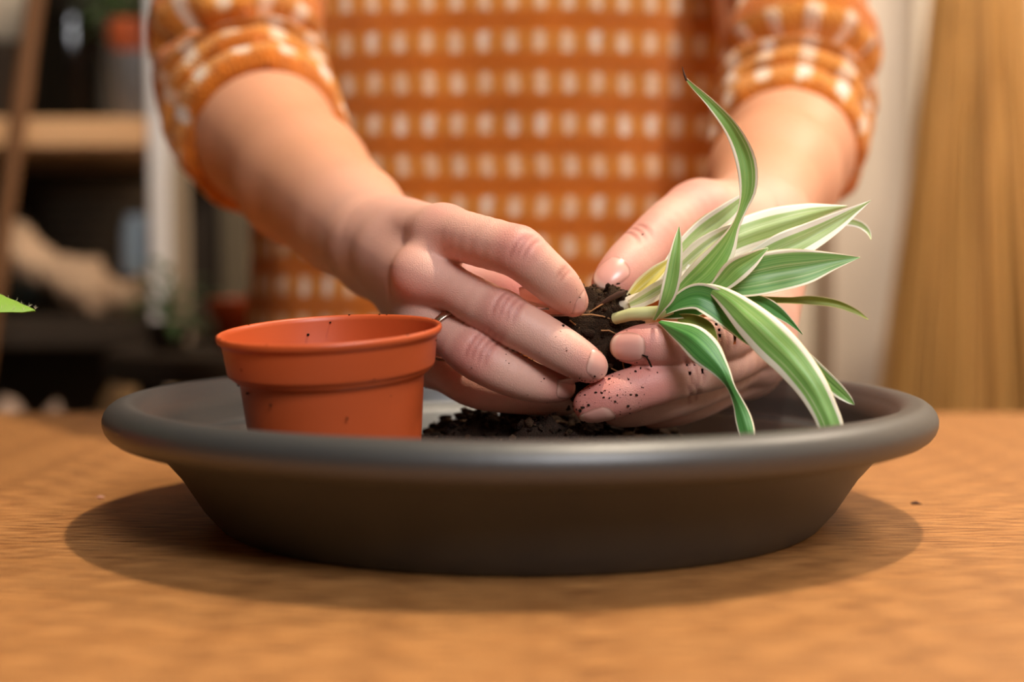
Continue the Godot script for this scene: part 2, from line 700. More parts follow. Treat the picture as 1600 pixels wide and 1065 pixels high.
func bench() -> void:
	var o := thing("workbench", Vector3(0, 0, 0.0), "honey brown wooden workbench with a worn grained top carrying the round tray", "workbench")
	var b := MB.new()
	b.box(Vector3(-1.1, T - 0.045, -0.383), Vector3(1.1, T, 0.44), 0.003)
	part("bench_top", b.mesh(), M.bench, o)
	b = MB.new()
	b.box(Vector3(-1.0, T - 0.14, -0.33), Vector3(1.0, T - 0.046, -0.30), 0.003)
	part("apron", b.mesh(), M.bench_leg, o)
	b = MB.new()
	b.box(Vector3(-1.0, T - 0.14, 0.36), Vector3(1.0, T - 0.046, 0.39), 0.003)
	part("apron", b.mesh(), M.bench_leg, o)
	for sx in [-1.0, 1.0]:
		for z in [-0.30, 0.30]:
			b = MB.new()
			b.box(Vector3(sx * 1.0 - 0.04, 0, z - 0.04), Vector3(sx * 1.0 + 0.04, T - 0.046, z + 0.04), 0.004)
			part("leg", b.mesh(), M.bench_leg, o)

func tray() -> void:
	var o := thing("plant_tray", Vector3(0.003, T, 0.0), "wide round dark grey plastic tray with a thick rolled rim", "tray")
	var p := []
	# outside: foot, sloping wall, then the rolled rim, then the inside with its ledge
	for q in [[0, 0.0015], [11.1, 0.0015], [11.3, 0.0], [11.55, 0.0], [11.75, 0.12], [12.3, 0.75], [13.1, 2.0], [14.0, 3.05], [14.2, 3.42], [14.3, 3.56], [14.45, 3.60]]:
		p.append(Vector2(q[0] * 0.01, q[1] * 0.01))
	for k in 17:
		var a := deg_to_rad(-110.0 + 290.0 * k / 16.0 * 0.93)
		p.append(Vector2(0.1510 + 0.0080 * cos(a), 0.0408 + 0.0072 * sin(a)))
	for q in [[14.1, 4.15], [14.0, 3.7], [13.88, 3.15], [13.8, 3.02], [13.6, 2.97], [13.3, 2.95], [13.15, 2.9], [13.05, 2.75], [12.5, 1.9], [11.9, 0.85], [11.6, 0.45], [11.2, 0.28], [9.0, 0.25], [0, 0.25]]:
		p.append(Vector2(q[0] * 0.01, q[1] * 0.01))
	var b := MB.new()
	b.lathe(p, 160)
	part("tray_shell", b.mesh(), M.tray, o)

func pot() -> void:
	var c := V(515, 527, 0.50)
	var hgt := c.y - (T + 0.004)
	var o := thing("plant_pot", Vector3(c.x, T + 0.004, c.z), "empty orange brown plastic plant pot standing in the tray", "plant pot")
	o.rotation_degrees = Vector3(5.0, 0, 2.4)
	# turn about the base so that the rim leans a little to the viewer
	o.position += Vector3(hgt * sin(deg_to_rad(2.4)), 0.0035, -hgt * sin(deg_to_rad(5.0)))
	var prof := [Vector2(0.0, 0.004), Vector2(0.020, 0.004), Vector2(0.0245, 0.0005), Vector2(0.0270, 0.0), Vector2(0.0278, 0.0012), Vector2(0.0322, hgt - 0.0190), Vector2(0.0325, hgt - 0.0156), Vector2(0.0331, hgt - 0.0148), Vector2(0.0352, hgt - 0.0147), Vector2(0.0361, hgt - 0.0142), Vector2(0.0365, hgt - 0.0130), Vector2(0.0376, hgt - 0.0042), Vector2(0.0380, hgt - 0.0034), Vector2(0.0391, hgt - 0.0026), Vector2(0.0395, hgt - 0.0014), Vector2(0.0393, hgt - 0.0003), Vector2(0.0386, hgt), Vector2(0.0378, hgt - 0.0006), Vector2(0.0374, hgt - 0.002), Vector2(0.0352, hgt - 0.0150), Vector2(0.0335, hgt - 0.0166), Vector2(0.0316, hgt - 0.0180), Vector2(0.0262, 0.008), Vector2(0.024, 0.0055), Vector2(0.0, 0.0055)]
	var b := MB.new()
	b.lathe(prof, 96)
	part("pot_wall", b.mesh(), M.pot, o)
	# dabs of soil on the rim and the wall
	var s := MB.new()
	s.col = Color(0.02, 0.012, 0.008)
	var n := noise(61, 0.05, 2)
	for i in 60:
		var a := rng.randf() * TAU
		var y := hgt - 0.0003 if i % 3 == 0 else hgt - rng.randf_range(0.002, 0.03)
		var r := 0.0386
		if i % 3 == 1:
			r = lerpf(0.0374, 0.0352, clampf((hgt - y) / 0.015, 0, 1)) - 0.0002 if y > hgt - 0.015 else 0.031
		elif i % 3 == 2:
			r = lerpf(0.0376, 0.0364, clampf((hgt - y - 0.004) / 0.01, 0, 1)) + 0.0001 if y > hgt - 0.0138 and y < hgt - 0.0042 else 0.0328
			if y > hgt - 0.0042: y = hgt - 0.0158
		s.lump(Vector3(cos(a) * r, y, sin(a) * r), Vector3.ONE * rng.randf_range(0.0002, 0.0006), n, 0.5, 5, i)
	for i in 420:  # soil ring that also paints the shadow line under the band
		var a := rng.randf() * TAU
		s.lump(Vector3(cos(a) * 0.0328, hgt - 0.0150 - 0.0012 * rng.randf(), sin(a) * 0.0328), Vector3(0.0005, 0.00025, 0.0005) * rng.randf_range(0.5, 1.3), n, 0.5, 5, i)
	var sp := part("soil_and_shade_specks", s.mesh(), M.soil, o)
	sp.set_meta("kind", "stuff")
	sp.set_meta("label", "dark specks of soil, with a ring standing for the shade under the band")

# ------------------------------------------------------------------ person
const SKIN_ARM := Vector3(208, 150, 117)
const SKIN_HAND := Vector3(220, 170, 152)
const SKIN_PINK := Vector3(210, 132, 122)
var lines := []
var blush := []      # [point, radius, amount]

func lin(c: Vector3) -> Color:
	return Color(c.x / 255.0, c.y / 255.0, c.z / 255.0).srgb_to_linear()

func skin_tint(p: Vector3) -> Color:
	var d := 0.56 - p.z
	var c := SKIN_HAND.lerp(SKIN_ARM, smoothstep(0.58, 0.70, d))
	var k := 0.0
	for b in blush:
		var r: float = b[1]
		var q: float = (p - b[0]).length_squared()
		if q < r * r:
			k = maxf(k, b[2] * (1.0 - smoothstep(0.2, 1.0, sqrt(q) / r)))
	c = c.lerp(SKIN_PINK, k)
	for q in lines:
		var e: Vector3 = p - q[0]
		if e.length_squared() > 0.00015: continue
		var v: float = e.dot(q[7])
		var u: float = e.dot(q[1]) - q[5] * v * v / q[3]
		c = c.lerp(Vector3(150, 84, 74), 0.42 * exp(-u * u / (0.0007 * 0.0007)) * (1.0 - smoothstep(0.4, 1.0, absf(v) / q[3])))
	return lin(c)

func flesh(sk: Flesh, base: Array, fingers: Array) -> void:
	# base: bones of forearm and palm; fingers: lists of (px, py, depth, radius)
	var f := sk.f
	for q in base:
		f = sk.bone(f, q[0], q[1], q[2], q[3], q[4], q[5] if q.size() > 5 else Vector3.ZERO, q[6] if q.size() > 6 else 1.0)
	var whole := f.duplicate()
	for fg in fingers:
		var g := sk.blank()
		var pts := []
		for q in fg.path:
			var w := V(q[0], q[1], q[2])
			pts.append(Vector4(w.x, w.y, w.z, q[3]))
		var s := spline(pts, 22)
		for i in s.size() - 1:
			var a: Vector4 = s[i]
			var b: Vector4 = s[i + 1]
			g = sk.bone(g, Vector3(a.x, a.y, a.z), Vector3(b.x, b.y, b.z), a.w, b.w, 0.0008)
		for q in fg.get("pads", []):
			var w := V(q[0], q[1], q[2])
			g = sk.bone(g, w, w, q[3], q[3], 0.004)
		# grooves across the knuckles
		var root: PackedFloat32Array = f.duplicate()
		root = sk.merge(root, g, fg.get("blend", 0.010))
		whole = sk.merge(whole, root, 0.0)
	sk.f = whole

func creases(sk: Flesh, list: Array) -> void:
	lines = list
	# each: [centre, along the finger, outward, half length across, depth]; thin folds of skin
	for q in list:
		var c: Vector3 = q[0]
		var al: Vector3 = q[1]
		var out: Vector3 = q[2]
		var ac := al.cross(out).normalized()
		var hw: float = q[3]
		var r := hw * 1.6
		var i0 := ((c - Vector3.ONE * r - sk.o) / sk.h).floor()
		var i1 := ((c + Vector3.ONE * r - sk.o) / sk.h).ceil()
		for kk in range(maxi(0, int(i0.z)), mini(sk.nz, int(i1.z))):
			for jj in range(maxi(0, int(i0.y)), mini(sk.ny, int(i1.y))):
				for ii in range(maxi(0, int(i0.x)), mini(sk.nx, int(i1.x))):
					var at := (kk * sk.ny + jj) * sk.nx + ii
					if absf(sk.f[at]) > 0.004: continue
					var p := sk.o + Vector3(ii, jj, kk) * sk.h - c
					var u := p.dot(al)
					var v := p.dot(ac)
					if p.dot(out) < -0.004: continue
					u -= q[5] * v * v / hw
					var g: float = q[4] * exp(-u * u / (q[6] * q[6])) * (1.0 - smoothstep(0.4, 1.0, absf(v) / hw))
					sk.f[at] += g

func nail(sk: Flesh, holder: Node3D, c: Vector3, axis: Vector3, out: Vector3, w: float, l: float, label: String) -> void:
	out = (out - axis * out.dot(axis)).normalized()
	var side := axis.cross(out).normalized()
	var rows := []
	var cols := []
	var nu := 14
	var nv := 13
	for i in nu + 1:
		var t := float(i) / nu            # 0 at the root, 1 at the free edge
		var row := PackedVector3Array()
		var cr := PackedColorArray()
		for k in nv:
			var s := -1.0 + 2.0 * k / (nv - 1)
			# rounded root and free edge
			var lo := -0.5 + 0.16 * s * s * s * s + 0.06 * s * s
			var hi := 0.5 - 0.26 * pow(absf(s), 3.0)
			var u := lerpf(lo, hi, t) * l
			var hw := w * 0.5 * (0.90 + 0.10 * sin(PI * clampf(t, 0, 1)))
			var p0 := c + axis * u + side * (s * hw) + out * 0.012
			var run := 0.0
			for step in 40:
				var d := sk.at(p0 - out * run)
				if d < 0.00012 or run > 0.03: break
				run += maxf(d * 0.8, 0.00012)
			row.append(p0 - out * run)
			var rim := maxf(absf(s), maxf(absf(2.0 * t - 1.0), 0.0))
			var tip := smoothstep(0.80, 0.90, t)
			var moon := (1.0 - smoothstep(0.10, 0.26, t + 0.12 * s * s)) * 0.35
			var col := Vector3(224, 166, 152).lerp(Vector3(236, 204, 184), maxf(tip, moon))
			col = col.lerp(Vector3(158, 100, 86), smoothstep(0.86, 1.0, rim) * 0.8)
			if t > 0.965: col = Vector3(150, 112, 88)
			cr.append(lin(col))
			row[k] += out * (0.00035 * (1.0 - pow(rim, 6.0)) - 0.00005) + axis * (0.0004 * tip)
		rows.append(row)
		cols.append(cr)
	# level out the run along the nail so that it is stiffer than the skin
	for pass_ in 3:
		for i in range(1, nu):
			for k in nv:
				rows[i][k] = rows[i][k] * 0.5 + (rows[i - 1][k] + rows[i + 1][k]) * 0.25
	var under := []
	for i in nu + 1:
		var row := PackedVector3Array()
		for k in nv:
			row.append(rows[i][k] - out * 0.0006)
		under.append(row)
	var all := rows.duplicate()
	var allc := cols.duplicate()
	under.reverse()
	all.append_array(under)
	all.append(rows[0])
	allc.append_array(cols.duplicate())
	allc.append(cols[0])
	var b := MB.new()
	b.grid(all, [], false, allc)
	var o := part("fingernail", b.mesh(), M.nail, holder)
	if label: o.set_meta("label", label)

var nails_a := []
var nails_b := []

func person() -> void:
	var root := thing("person", Vector3(0, 0, -0.55), "person in ochre sweater with pale checks, sleeves rolled, both hands on a root ball", "person")
	var body := MB.new()
	# ---- the arm with the ring (person's right)
	var ea := V(372, 118, 0.870)
	var fa0 := V(414, 212, 0.795)
	var fa1 := V(474, 280, 0.730)
	var fa2 := V(548, 345, 0.662)
	var wa := V(596, 388, 0.618)
	var across := (V(650, 318, 0.63) - V(560, 470, 0.63)).normalized()
	var thin_a := (wa - ea).normalized().cross(across).normalized()
	var arm_a := [
		[ea, fa0, 0.040, 0.0370, 0.012], [fa0, fa1, 0.0370, 0.0325, 0.012], [fa1, fa2, 0.0325, 0.0265, 0.012],
		[fa2, wa, 0.0265, 0.0215, 0.004, thin_a, 0.97],
		[wa, V(628, 402, 0.590), 0.0212, 0.0176, 0.006], [V(628, 402, 0.590), V(654, 440, 0.563), 0.0176, 0.0128, 0.006],
		[V(640, 385, 0.592), V(684, 402, 0.5555), 0.0150, 0.0086, 0.008], [V(630, 412, 0.588), V(654, 462, 0.556), 0.0150, 0.0096, 0.008],
		[V(616, 368, 0.606), V(686, 367, 0.553), 0.0172, 0.0112, 0.005],
		[V(610, 388, 0.604), V(663, 433, 0.548), 0.0172, 0.0108, 0.005],
		[V(612, 408, 0.606), V(662, 503, 0.552), 0.0156, 0.0102, 0.005],
		[V(618, 424, 0.610), V(676, 560, 0.566), 0.0138, 0.0100, 0.005],
		[V(640, 405, 0.598), V(672, 480, 0.574), 0.0140, 0.0140, 0.005],
		[V(688, 368, 0.556), V(664, 432, 0.552), 0.0080, 0.0080, 0.004],
		[V(664, 433, 0.552), V(664, 503, 0.556), 0.0080, 0.0078, 0.004],
		[V(650, 423, 0.5420), V(650, 423, 0.5420), 0.0060, 0.0060, 0.012],
		[V(640, 405, 0.612), V(706, 418, 0.594), 0.0160, 0.0125, 0.014],
	]
	var fingers_a := [
		{"path": [[690, 368, 0.552, 0.0080], [706, 364, 0.544, 0.0092], [745, 375, 0.531, 0.0095], [808, 394, 0.518, 0.0092], [848, 425, 0.520, 0.0085], [876, 450, 0.525, 0.0078], [896, 472, 0.529, 0.0056]], "pads": [[812, 386, 0.516, 0.0070]], "blend": 0.010},
		{"path": [[668, 432, 0.547, 0.0072], [688, 439, 0.541, 0.0079], [725, 460, 0.534, 0.0085], [782, 492, 0.526, 0.0091], [832, 519, 0.524, 0.0086], [880, 547, 0.524, 0.0081], [912, 566, 0.525, 0.0070], [924, 573, 0.526, 0.0058]], "pads": [[785, 484, 0.5235, 0.0066]], "blend": 0.010},
		{"path": [[666, 498, 0.551, 0.0072], [682, 508, 0.545, 0.0079], [706, 526, 0.538, 0.0082], [742, 553, 0.530, 0.0091], [790, 580, 0.529, 0.0084], [835, 598, 0.532, 0.0072], [866, 603, 0.536, 0.0060], [880, 606, 0.538, 0.0048]], "pads": [[744, 545, 0.5275, 0.0066]], "blend": 0.008},
		{"path": [[672, 556, 0.566, 0.0096], [705, 585, 0.556, 0.0080], [745, 606, 0.550, 0.0078], [800, 617, 0.551, 0.0070], [850, 622, 0.553, 0.0064], [884, 628, 0.555, 0.0052]], "blend": 0.008},
		{"path": [[660, 400, 0.606, 0.0130], [706, 416, 0.592, 0.0112], [770, 436, 0.577, 0.0094], [815, 456, 0.568, 0.0092], [846, 476, 0.562, 0.0070]], "blend": 0.012},
	]
	# ---- the arm that holds the plant (person's left)
	var eb := V(1246, 130, 0.880)
	var fb0 := V(1230, 237, 0.800)
	var fb1 := V(1208, 280, 0.735)
	var wb := V(1180, 345, 0.655)
	var arm_b := [
		[eb, fb0, 0.037, 0.0335, 0.020], [fb0, fb1, 0.0335, 0.0300, 0.020], [fb1, wb, 0.0300, 0.0240, 0.020],
		[V(1172, 365, 0.645), V(1178, 490, 0.590), 0.0200, 0.0125, 0.014],
		[V(1180, 375, 0.645), V(1184, 525, 0.588), 0.0200, 0.0125, 0.014],
		[V(1186, 390, 0.650), V(1178, 550, 0.592), 0.0190, 0.0115, 0.014],
		[V(1186, 400, 0.655), V(1170, 575, 0.602), 0.0170, 0.0105, 0.014],
		[V(1178, 490, 0.590), V(1178, 550, 0.592), 0.0100, 0.0100, 0.010],
		[V(1160, 370, 0.648), V(1096, 338, 0.612), 0.0185, 0.0125, 0.016],
	]
	var fingers_b := [
		{"path": [[1176, 492, 0.590, 0.0110], [1162, 508, 0.566, 0.0095], [1136, 525, 0.541, 0.0092], [1085, 534, 0.533, 0.0082], [1035, 537, 0.530, 0.0081], [1000, 539, 0.530, 0.0074], [976, 541, 0.531, 0.0056]], "blend": 0.008},
		{"path": [[1184, 528, 0.590, 0.0110], [1158, 553, 0.562, 0.0094], [1112, 572, 0.543, 0.0090], [1055, 589, 0.535, 0.0083], [995, 607, 0.531, 0.0083], [950, 622, 0.530, 0.0078], [922, 633, 0.531, 0.0064]], "blend": 0.008},
		{"path": [[1178, 552, 0.594, 0.0100], [1148, 576, 0.572, 0.0088], [1098, 602, 0.556, 0.0084], [1048, 622, 0.550, 0.0077], [1000, 634, 0.549, 0.0076], [965, 642, 0.550, 0.0062]], "blend": 0.008},
		{"path": [[1170, 577, 0.604, 0.0094], [1140, 600, 0.586, 0.0078], [1095, 624, 0.574, 0.0074], [1050, 640, 0.570, 0.0066], [1020, 648, 0.570, 0.0054]], "blend": 0.008},
		{"path": [[1130, 348, 0.628, 0.0150], [1085, 338, 0.606, 0.0128], [1048, 352, 0.590, 0.0110], [1012, 388, 0.577, 0.0108], [985, 414, 0.568, 0.0103], [962, 438, 0.561, 0.0088], [951, 449, 0.558, 0.0066]], "blend": 0.014},
	]
	blush = []
	for q in [[645, 420, 0.545, 0.014, 0.35], [705, 348, 0.545, 0.014, 0.4], [812, 388, 0.515, 0.013, 0.85], [785, 488, 0.522, 0.012, 0.75], [744, 552, 0.526, 0.014, 0.8], [878, 445, 0.522, 0.010, 0.4],
			[893, 472, 0.528, 0.012, 0.5], [918, 570, 0.523, 0.014, 0.5], [868, 604, 0.534, 0.014, 0.5], [700, 560, 0.535, 0.016, 0.5], [830, 460, 0.566, 0.022, 0.9],
			[985, 540, 0.528, 0.022, 0.8], [1050, 535, 0.530, 0.016, 0.8], [940, 625, 0.528, 0.024, 0.85], [1010, 600, 0.528, 0.020, 0.8], [955, 440, 0.558, 0.018, 0.6], [1015, 380, 0.575, 0.018, 0.5], [1085, 325, 0.60, 0.022, 0.5]]:
		blush.append([V(q[0], q[1], q[2]), q[3], q[4]])
	var hands := [
		[arm_a, fingers_a, [560, 300, 0.64], [960, 660, 0.50], [ea, fa0, fa1, fa2, wa], 0.628],
		[arm_b, fingers_b, [900, 285, 0.64], [1240, 670, 0.50], [eb, fb0, fb1, wb], 0.628],
	]
	var skins := []
	for hnd in hands:
		# fine block for the hand, in front of depth 0.63
		var pts := []
		for fg in hnd[1]:
			for q in fg.path:
				pts.append(V(q[0], q[1], q[2]))
		var lo: Vector3 = pts[0]
		var hi: Vector3 = pts[0]
		for p in pts:
			lo = lo.min(p)
			hi = hi.max(p)
		var q0: Array = hnd[0][4]
		lo -= Vector3(0.016, 0.016, 0.0)
		hi += Vector3(0.016, 0.016, 0.014)
		lo.x = minf(lo.x, hnd[4][-1].x - 0.034)
		hi.x = maxf(hi.x, hnd[4][-1].x + 0.034)
		hi.y = maxf(hi.y, hnd[4][-1].y + 0.036)
		lo.y = minf(lo.y, hnd[4][-1].y - 0.034)
		lo.z = 0.56 - hnd[5]
		var sk := Flesh.new(lo, hi, 0.0010)
		flesh(sk, hnd[0], hnd[1])
		skins.append(sk)
		if hnd[0] == arm_a: knuckles_a(sk)
		else: knuckles_b(sk)
		sk.nets(body, skin_tint, func(_p): return true)
		# coarser block for the forearm behind it
		var lo2: Vector3 = hnd[4][0]
		var hi2: Vector3 = lo2
		for p in hnd[4]:
			lo2 = lo2.min(p)
			hi2 = hi2.max(p)
		lo2 -= Vector3(0.055, 0.055, 0.055)
		hi2 += Vector3(0.055, 0.055, 0.0)
		hi2.z = lo.z + 0.0035
		var sk2 := Flesh.new(lo2, hi2, 0.0028)
		flesh(sk2, hnd[0], [])
		sk2.nets(body, skin_tint, func(_p): return true)
	# ---- trunk, head and legs
	var trunk := Flesh.new(Vector3(-0.30, 0.0, -0.74), Vector3(0.30, 1.74, -0.26), 0.014)
	var hipz := -0.56
	var sa := Vector3(-0.165, 1.375, -0.50)
	var sb := Vector3(0.165, 1.375, -0.50)
	var bones := [
		[Vector3(-0.08, 0.93, hipz), Vector3(0.08, 0.93, hipz), 0.095, 0.095, 0.05], [Vector3(-0.06, 0.95, hipz), Vector3(-0.05, 1.15, -0.55), 0.09, 0.085, 0.06], [Vector3(0.06, 0.95, hipz), Vector3(0.05, 1.15, -0.55), 0.09, 0.085, 0.06],
		[Vector3(-0.06, 1.15, -0.55), Vector3(-0.08, 1.34, -0.53), 0.085, 0.075, 0.06], [Vector3(0.06, 1.15, -0.55), Vector3(0.08, 1.34, -0.53), 0.085, 0.075, 0.06], [sa, sb, 0.05, 0.05, 0.05],
		[sa, ea, 0.048, 0.043, 0.03], [sb, eb, 0.048, 0.043, 0.03],
		[Vector3(0, 1.38, -0.52), Vector3(0, 1.50, -0.49), 0.052, 0.05, 0.03],
		[Vector3(0, 1.60, -0.505), Vector3(0, 1.60, -0.49), 0.085, 0.080, 0.03], [Vector3(0, 1.55, -0.46), Vector3(0, 1.51, -0.43), 0.058, 0.040, 0.03], [Vector3(0, 1.575, -0.408), Vector3(0, 1.55, -0.395), 0.008, 0.014, 0.012],
		[Vector3(-0.082, 1.57, -0.50), Vector3(-0.084, 1.55, -0.495), 0.018, 0.014, 0.01], [Vector3(0.082, 1.57, -0.50), Vector3(0.084, 1.55, -0.495), 0.018, 0.014, 0.01],
	]
	for s in [-1.0, 1.0]:
		bones.append([Vector3(s * 0.09, 0.90, hipz), Vector3(s * 0.10, 0.48, hipz), 0.085, 0.055, 0.04])
		bones.append([Vector3(s * 0.10, 0.48, hipz), Vector3(s * 0.10, 0.09, hipz - 0.02), 0.052, 0.035, 0.02])
		bones.append([Vector3(s * 0.10, 0.04, hipz - 0.04), Vector3(s * 0.115, 0.03, hipz + 0.15), 0.036, 0.026, 0.02])
	flesh(trunk, bones, [])
	trunk.nets(body, skin_tint, func(_p): return true)
	crumb_spots(body)
	var bm := body.mesh()
	var inv := Transform3D(Basis(), -root.position)
	part("body", bm, M.skin, root, inv)
	
	for nspec in nails_a:
		var o := nail_at(skins[0], nspec, root)
	for nspec in nails_b:
		var o := nail_at(skins[1], nspec, root)
	wedding_ring(root)
	clothes(root, sa, ea, fa0, fa1, sb, eb, fb0, fb1)

var crumb_at := []
func crumb_spots(body: MB) -> void:
	# where soil has stuck to the skin
	for q in [[925, 625, 0.527, 0.012, 70], [950, 610, 0.527, 0.014, 26], [985, 602, 0.525, 0.008, 12], [978, 590, 0.525, 0.010, 12], [1005, 590, 0.53, 0.010, 4], [990, 525, 0.524, 0.012, 7], [920, 555, 0.52, 0.016, 9], [900, 470, 0.525, 0.010, 6], [830, 585, 0.525, 0.020, 7], [745, 555, 0.522, 0.018, 4], [965, 440, 0.556, 0.010, 4], [885, 600, 0.535, 0.014, 8], [845, 480, 0.56, 0.012, 10]]:
		var c := V(q[0], q[1], q[2])
		var near := []
		for i in body.v.size():
			if body.v[i].distance_squared_to(c) < q[3] * q[3] and body.n[i].z > 0.05: near.append(i)
		if near.is_empty(): continue
		for k in int(q[4]):
			var i: int = near[rng.randi() % near.size()]
			crumb_at.append([body.v[i], body.n[i]])

func nail_at(sk: Flesh, q: Array, root: Node3D) -> bool:
	# [px, py, depth, towards px, towards py, depth change, outward (camera axes), width, length, label]
	var c := V(q[0], q[1], q[2])
	var ax := (V(q[3], q[4], q[2] + q[5]) - c).normalized()
	nail(sk, root, c, ax, C(q[6][0], q[6][1], q[6][2]), q[7], q[8], q[9])
	root.get_child(-1).position = -root.position
	return true

func fold(sk: Flesh, px: float, py: float, d: float, tx: float, ty: float, out: Array, hw: float, depth: float, bend: float, width := 0.0008) -> Array:
	var c := V(px, py, d)
	var ax := (V(tx, ty, d) - c).normalized()
	var o := C(out[0], out[1], out[2])
	o = (o - ax * o.dot(ax)).normalized()
	# set the centre on the skin
	var p := c + o * 0.02
	for i in 60:
		var v := sk.at(p)
		if v < 0.0002: break
		p -= o * maxf(0.0002, v * 0.8)
	return [p, ax, o, hw, depth, bend, width, ax.cross(o).normalized()]

func knuckles_a(sk: Flesh) -> void:
	var l := []
	for q in [[800, 395, 840, 422], [812, 392, 850, 420], [822, 396, 858, 425]]:
		l.append(fold(sk, q[0], q[1], 0.517, q[2], q[3], [-0.1, 0.45, 0.9], 0.0065, 0.00055, 0.25))
	for q in [[771, 485], [781, 489], [791, 495], [801, 500]]:
		l.append(fold(sk, q[0], q[1], 0.525, q[0] + 50, q[1] + 27, [0.1, 0.45, 0.9], 0.0070, 0.00080, 0.3))
	for q in [[730, 549], [739, 553], [749, 559], [758, 563]]:
		l.append(fold(sk, q[0], q[1], 0.529, q[0] + 50, q[1] + 28, [0.1, 0.45, 0.9], 0.0075, 0.00085, 0.3))
	for q in [[866, 540], [873, 543]]:
		l.append(fold(sk, q[0], q[1], 0.524, q[0] + 50, q[1] + 29, [0.2, 0.4, 0.9], 0.0055, 0.00045, 0.1))
	for q in [[866, 436], [872, 441]]:
		l.append(fold(sk, q[0], q[1], 0.523, q[0] + 40, q[1] + 36, [0.2, 0.4, 0.9], 0.0050, 0.00040, 0.1))
	creases(sk, l)
	nails_a = [
		[904, 475, 0.527, 915, 510, 0.006, [0.75, 0.10, 0.65], 0.0098, 0.0118, ""],
		[922, 569, 0.525, 965, 592, 0.008, [0.10, 0.25, 0.96], 0.0108, 0.0112, ""],
		[872, 604, 0.535, 910, 610, 0.010, [0.10, 0.10, 0.98], 0.0092, 0.0100, ""],
	]

func knuckles_b(sk: Flesh) -> void:
	var l := []
	for q in [[1120, 530], [1130, 528], [1142, 524]]:
		l.append(fold(sk, q[0], q[1], 0.54, q[0] - 50, q[1] + 8, [0.2, 0.1, 0.97], 0.0080, 0.0009, 0.2))
	for q in [[1075, 584], [1085, 581], [1094, 578]]:
		l.append(fold(sk, q[0], q[1], 0.538, q[0] - 50, q[1] + 16, [0.1, 0.2, 0.97], 0.0075, 0.0009, 0.2))
	for q in [[1070, 612], [1080, 608]]:
		l.append(fold(sk, q[0], q[1], 0.553, q[0] - 50, q[1] + 18, [0.1, 0.0, 0.99], 0.0065, 0.0007, 0.2))
	for q in [[1003, 386], [1011, 378], [1019, 371]]:
		l.append(fold(sk, q[0], q[1], 0.577, q[0] - 40, q[1] + 40, [-0.3, 0.4, 0.85], 0.0080, 0.0007, 0.25))
	creases(sk, l)
	nails_b = [
		[985, 541, 0.530, 940, 541, 0.003, [0.0, -0.05, 1.0], 0.0110, 0.0138, ""],
		[934, 641, 0.530, 895, 656, 0.004, [-0.05, -0.62, 0.78], 0.0100, 0.0138, ""],
		[964, 434, 0.560, 925, 474, 0.002, [-0.25, 0.45, 0.85], 0.0125, 0.0140, ""],
	]

func wedding_ring(root: Node3D) -> void:
	var ax := C(0.58, -0.42, 0.70)
	var c := V(702, 524, 0.5390)
	var prof := []
	for k in 13:
		var t := TAU * k / 12.0
		prof.append(Vector2(0.0099 + 0.0006 * cos(t), 0.0016 * sin(t)))
	var m := MB.new()
	m.lathe(prof, 64)
	var up := ax
	var sx := up.cross(Vector3(0, 0, 1)).normalized()
	var xf := Transform3D(Basis(sx, up, sx.cross(up)), c - root.position)
	var o := part("ring", m.mesh(), M.ring, root, xf)
	o.set_meta("label", "plain silver finger ring")

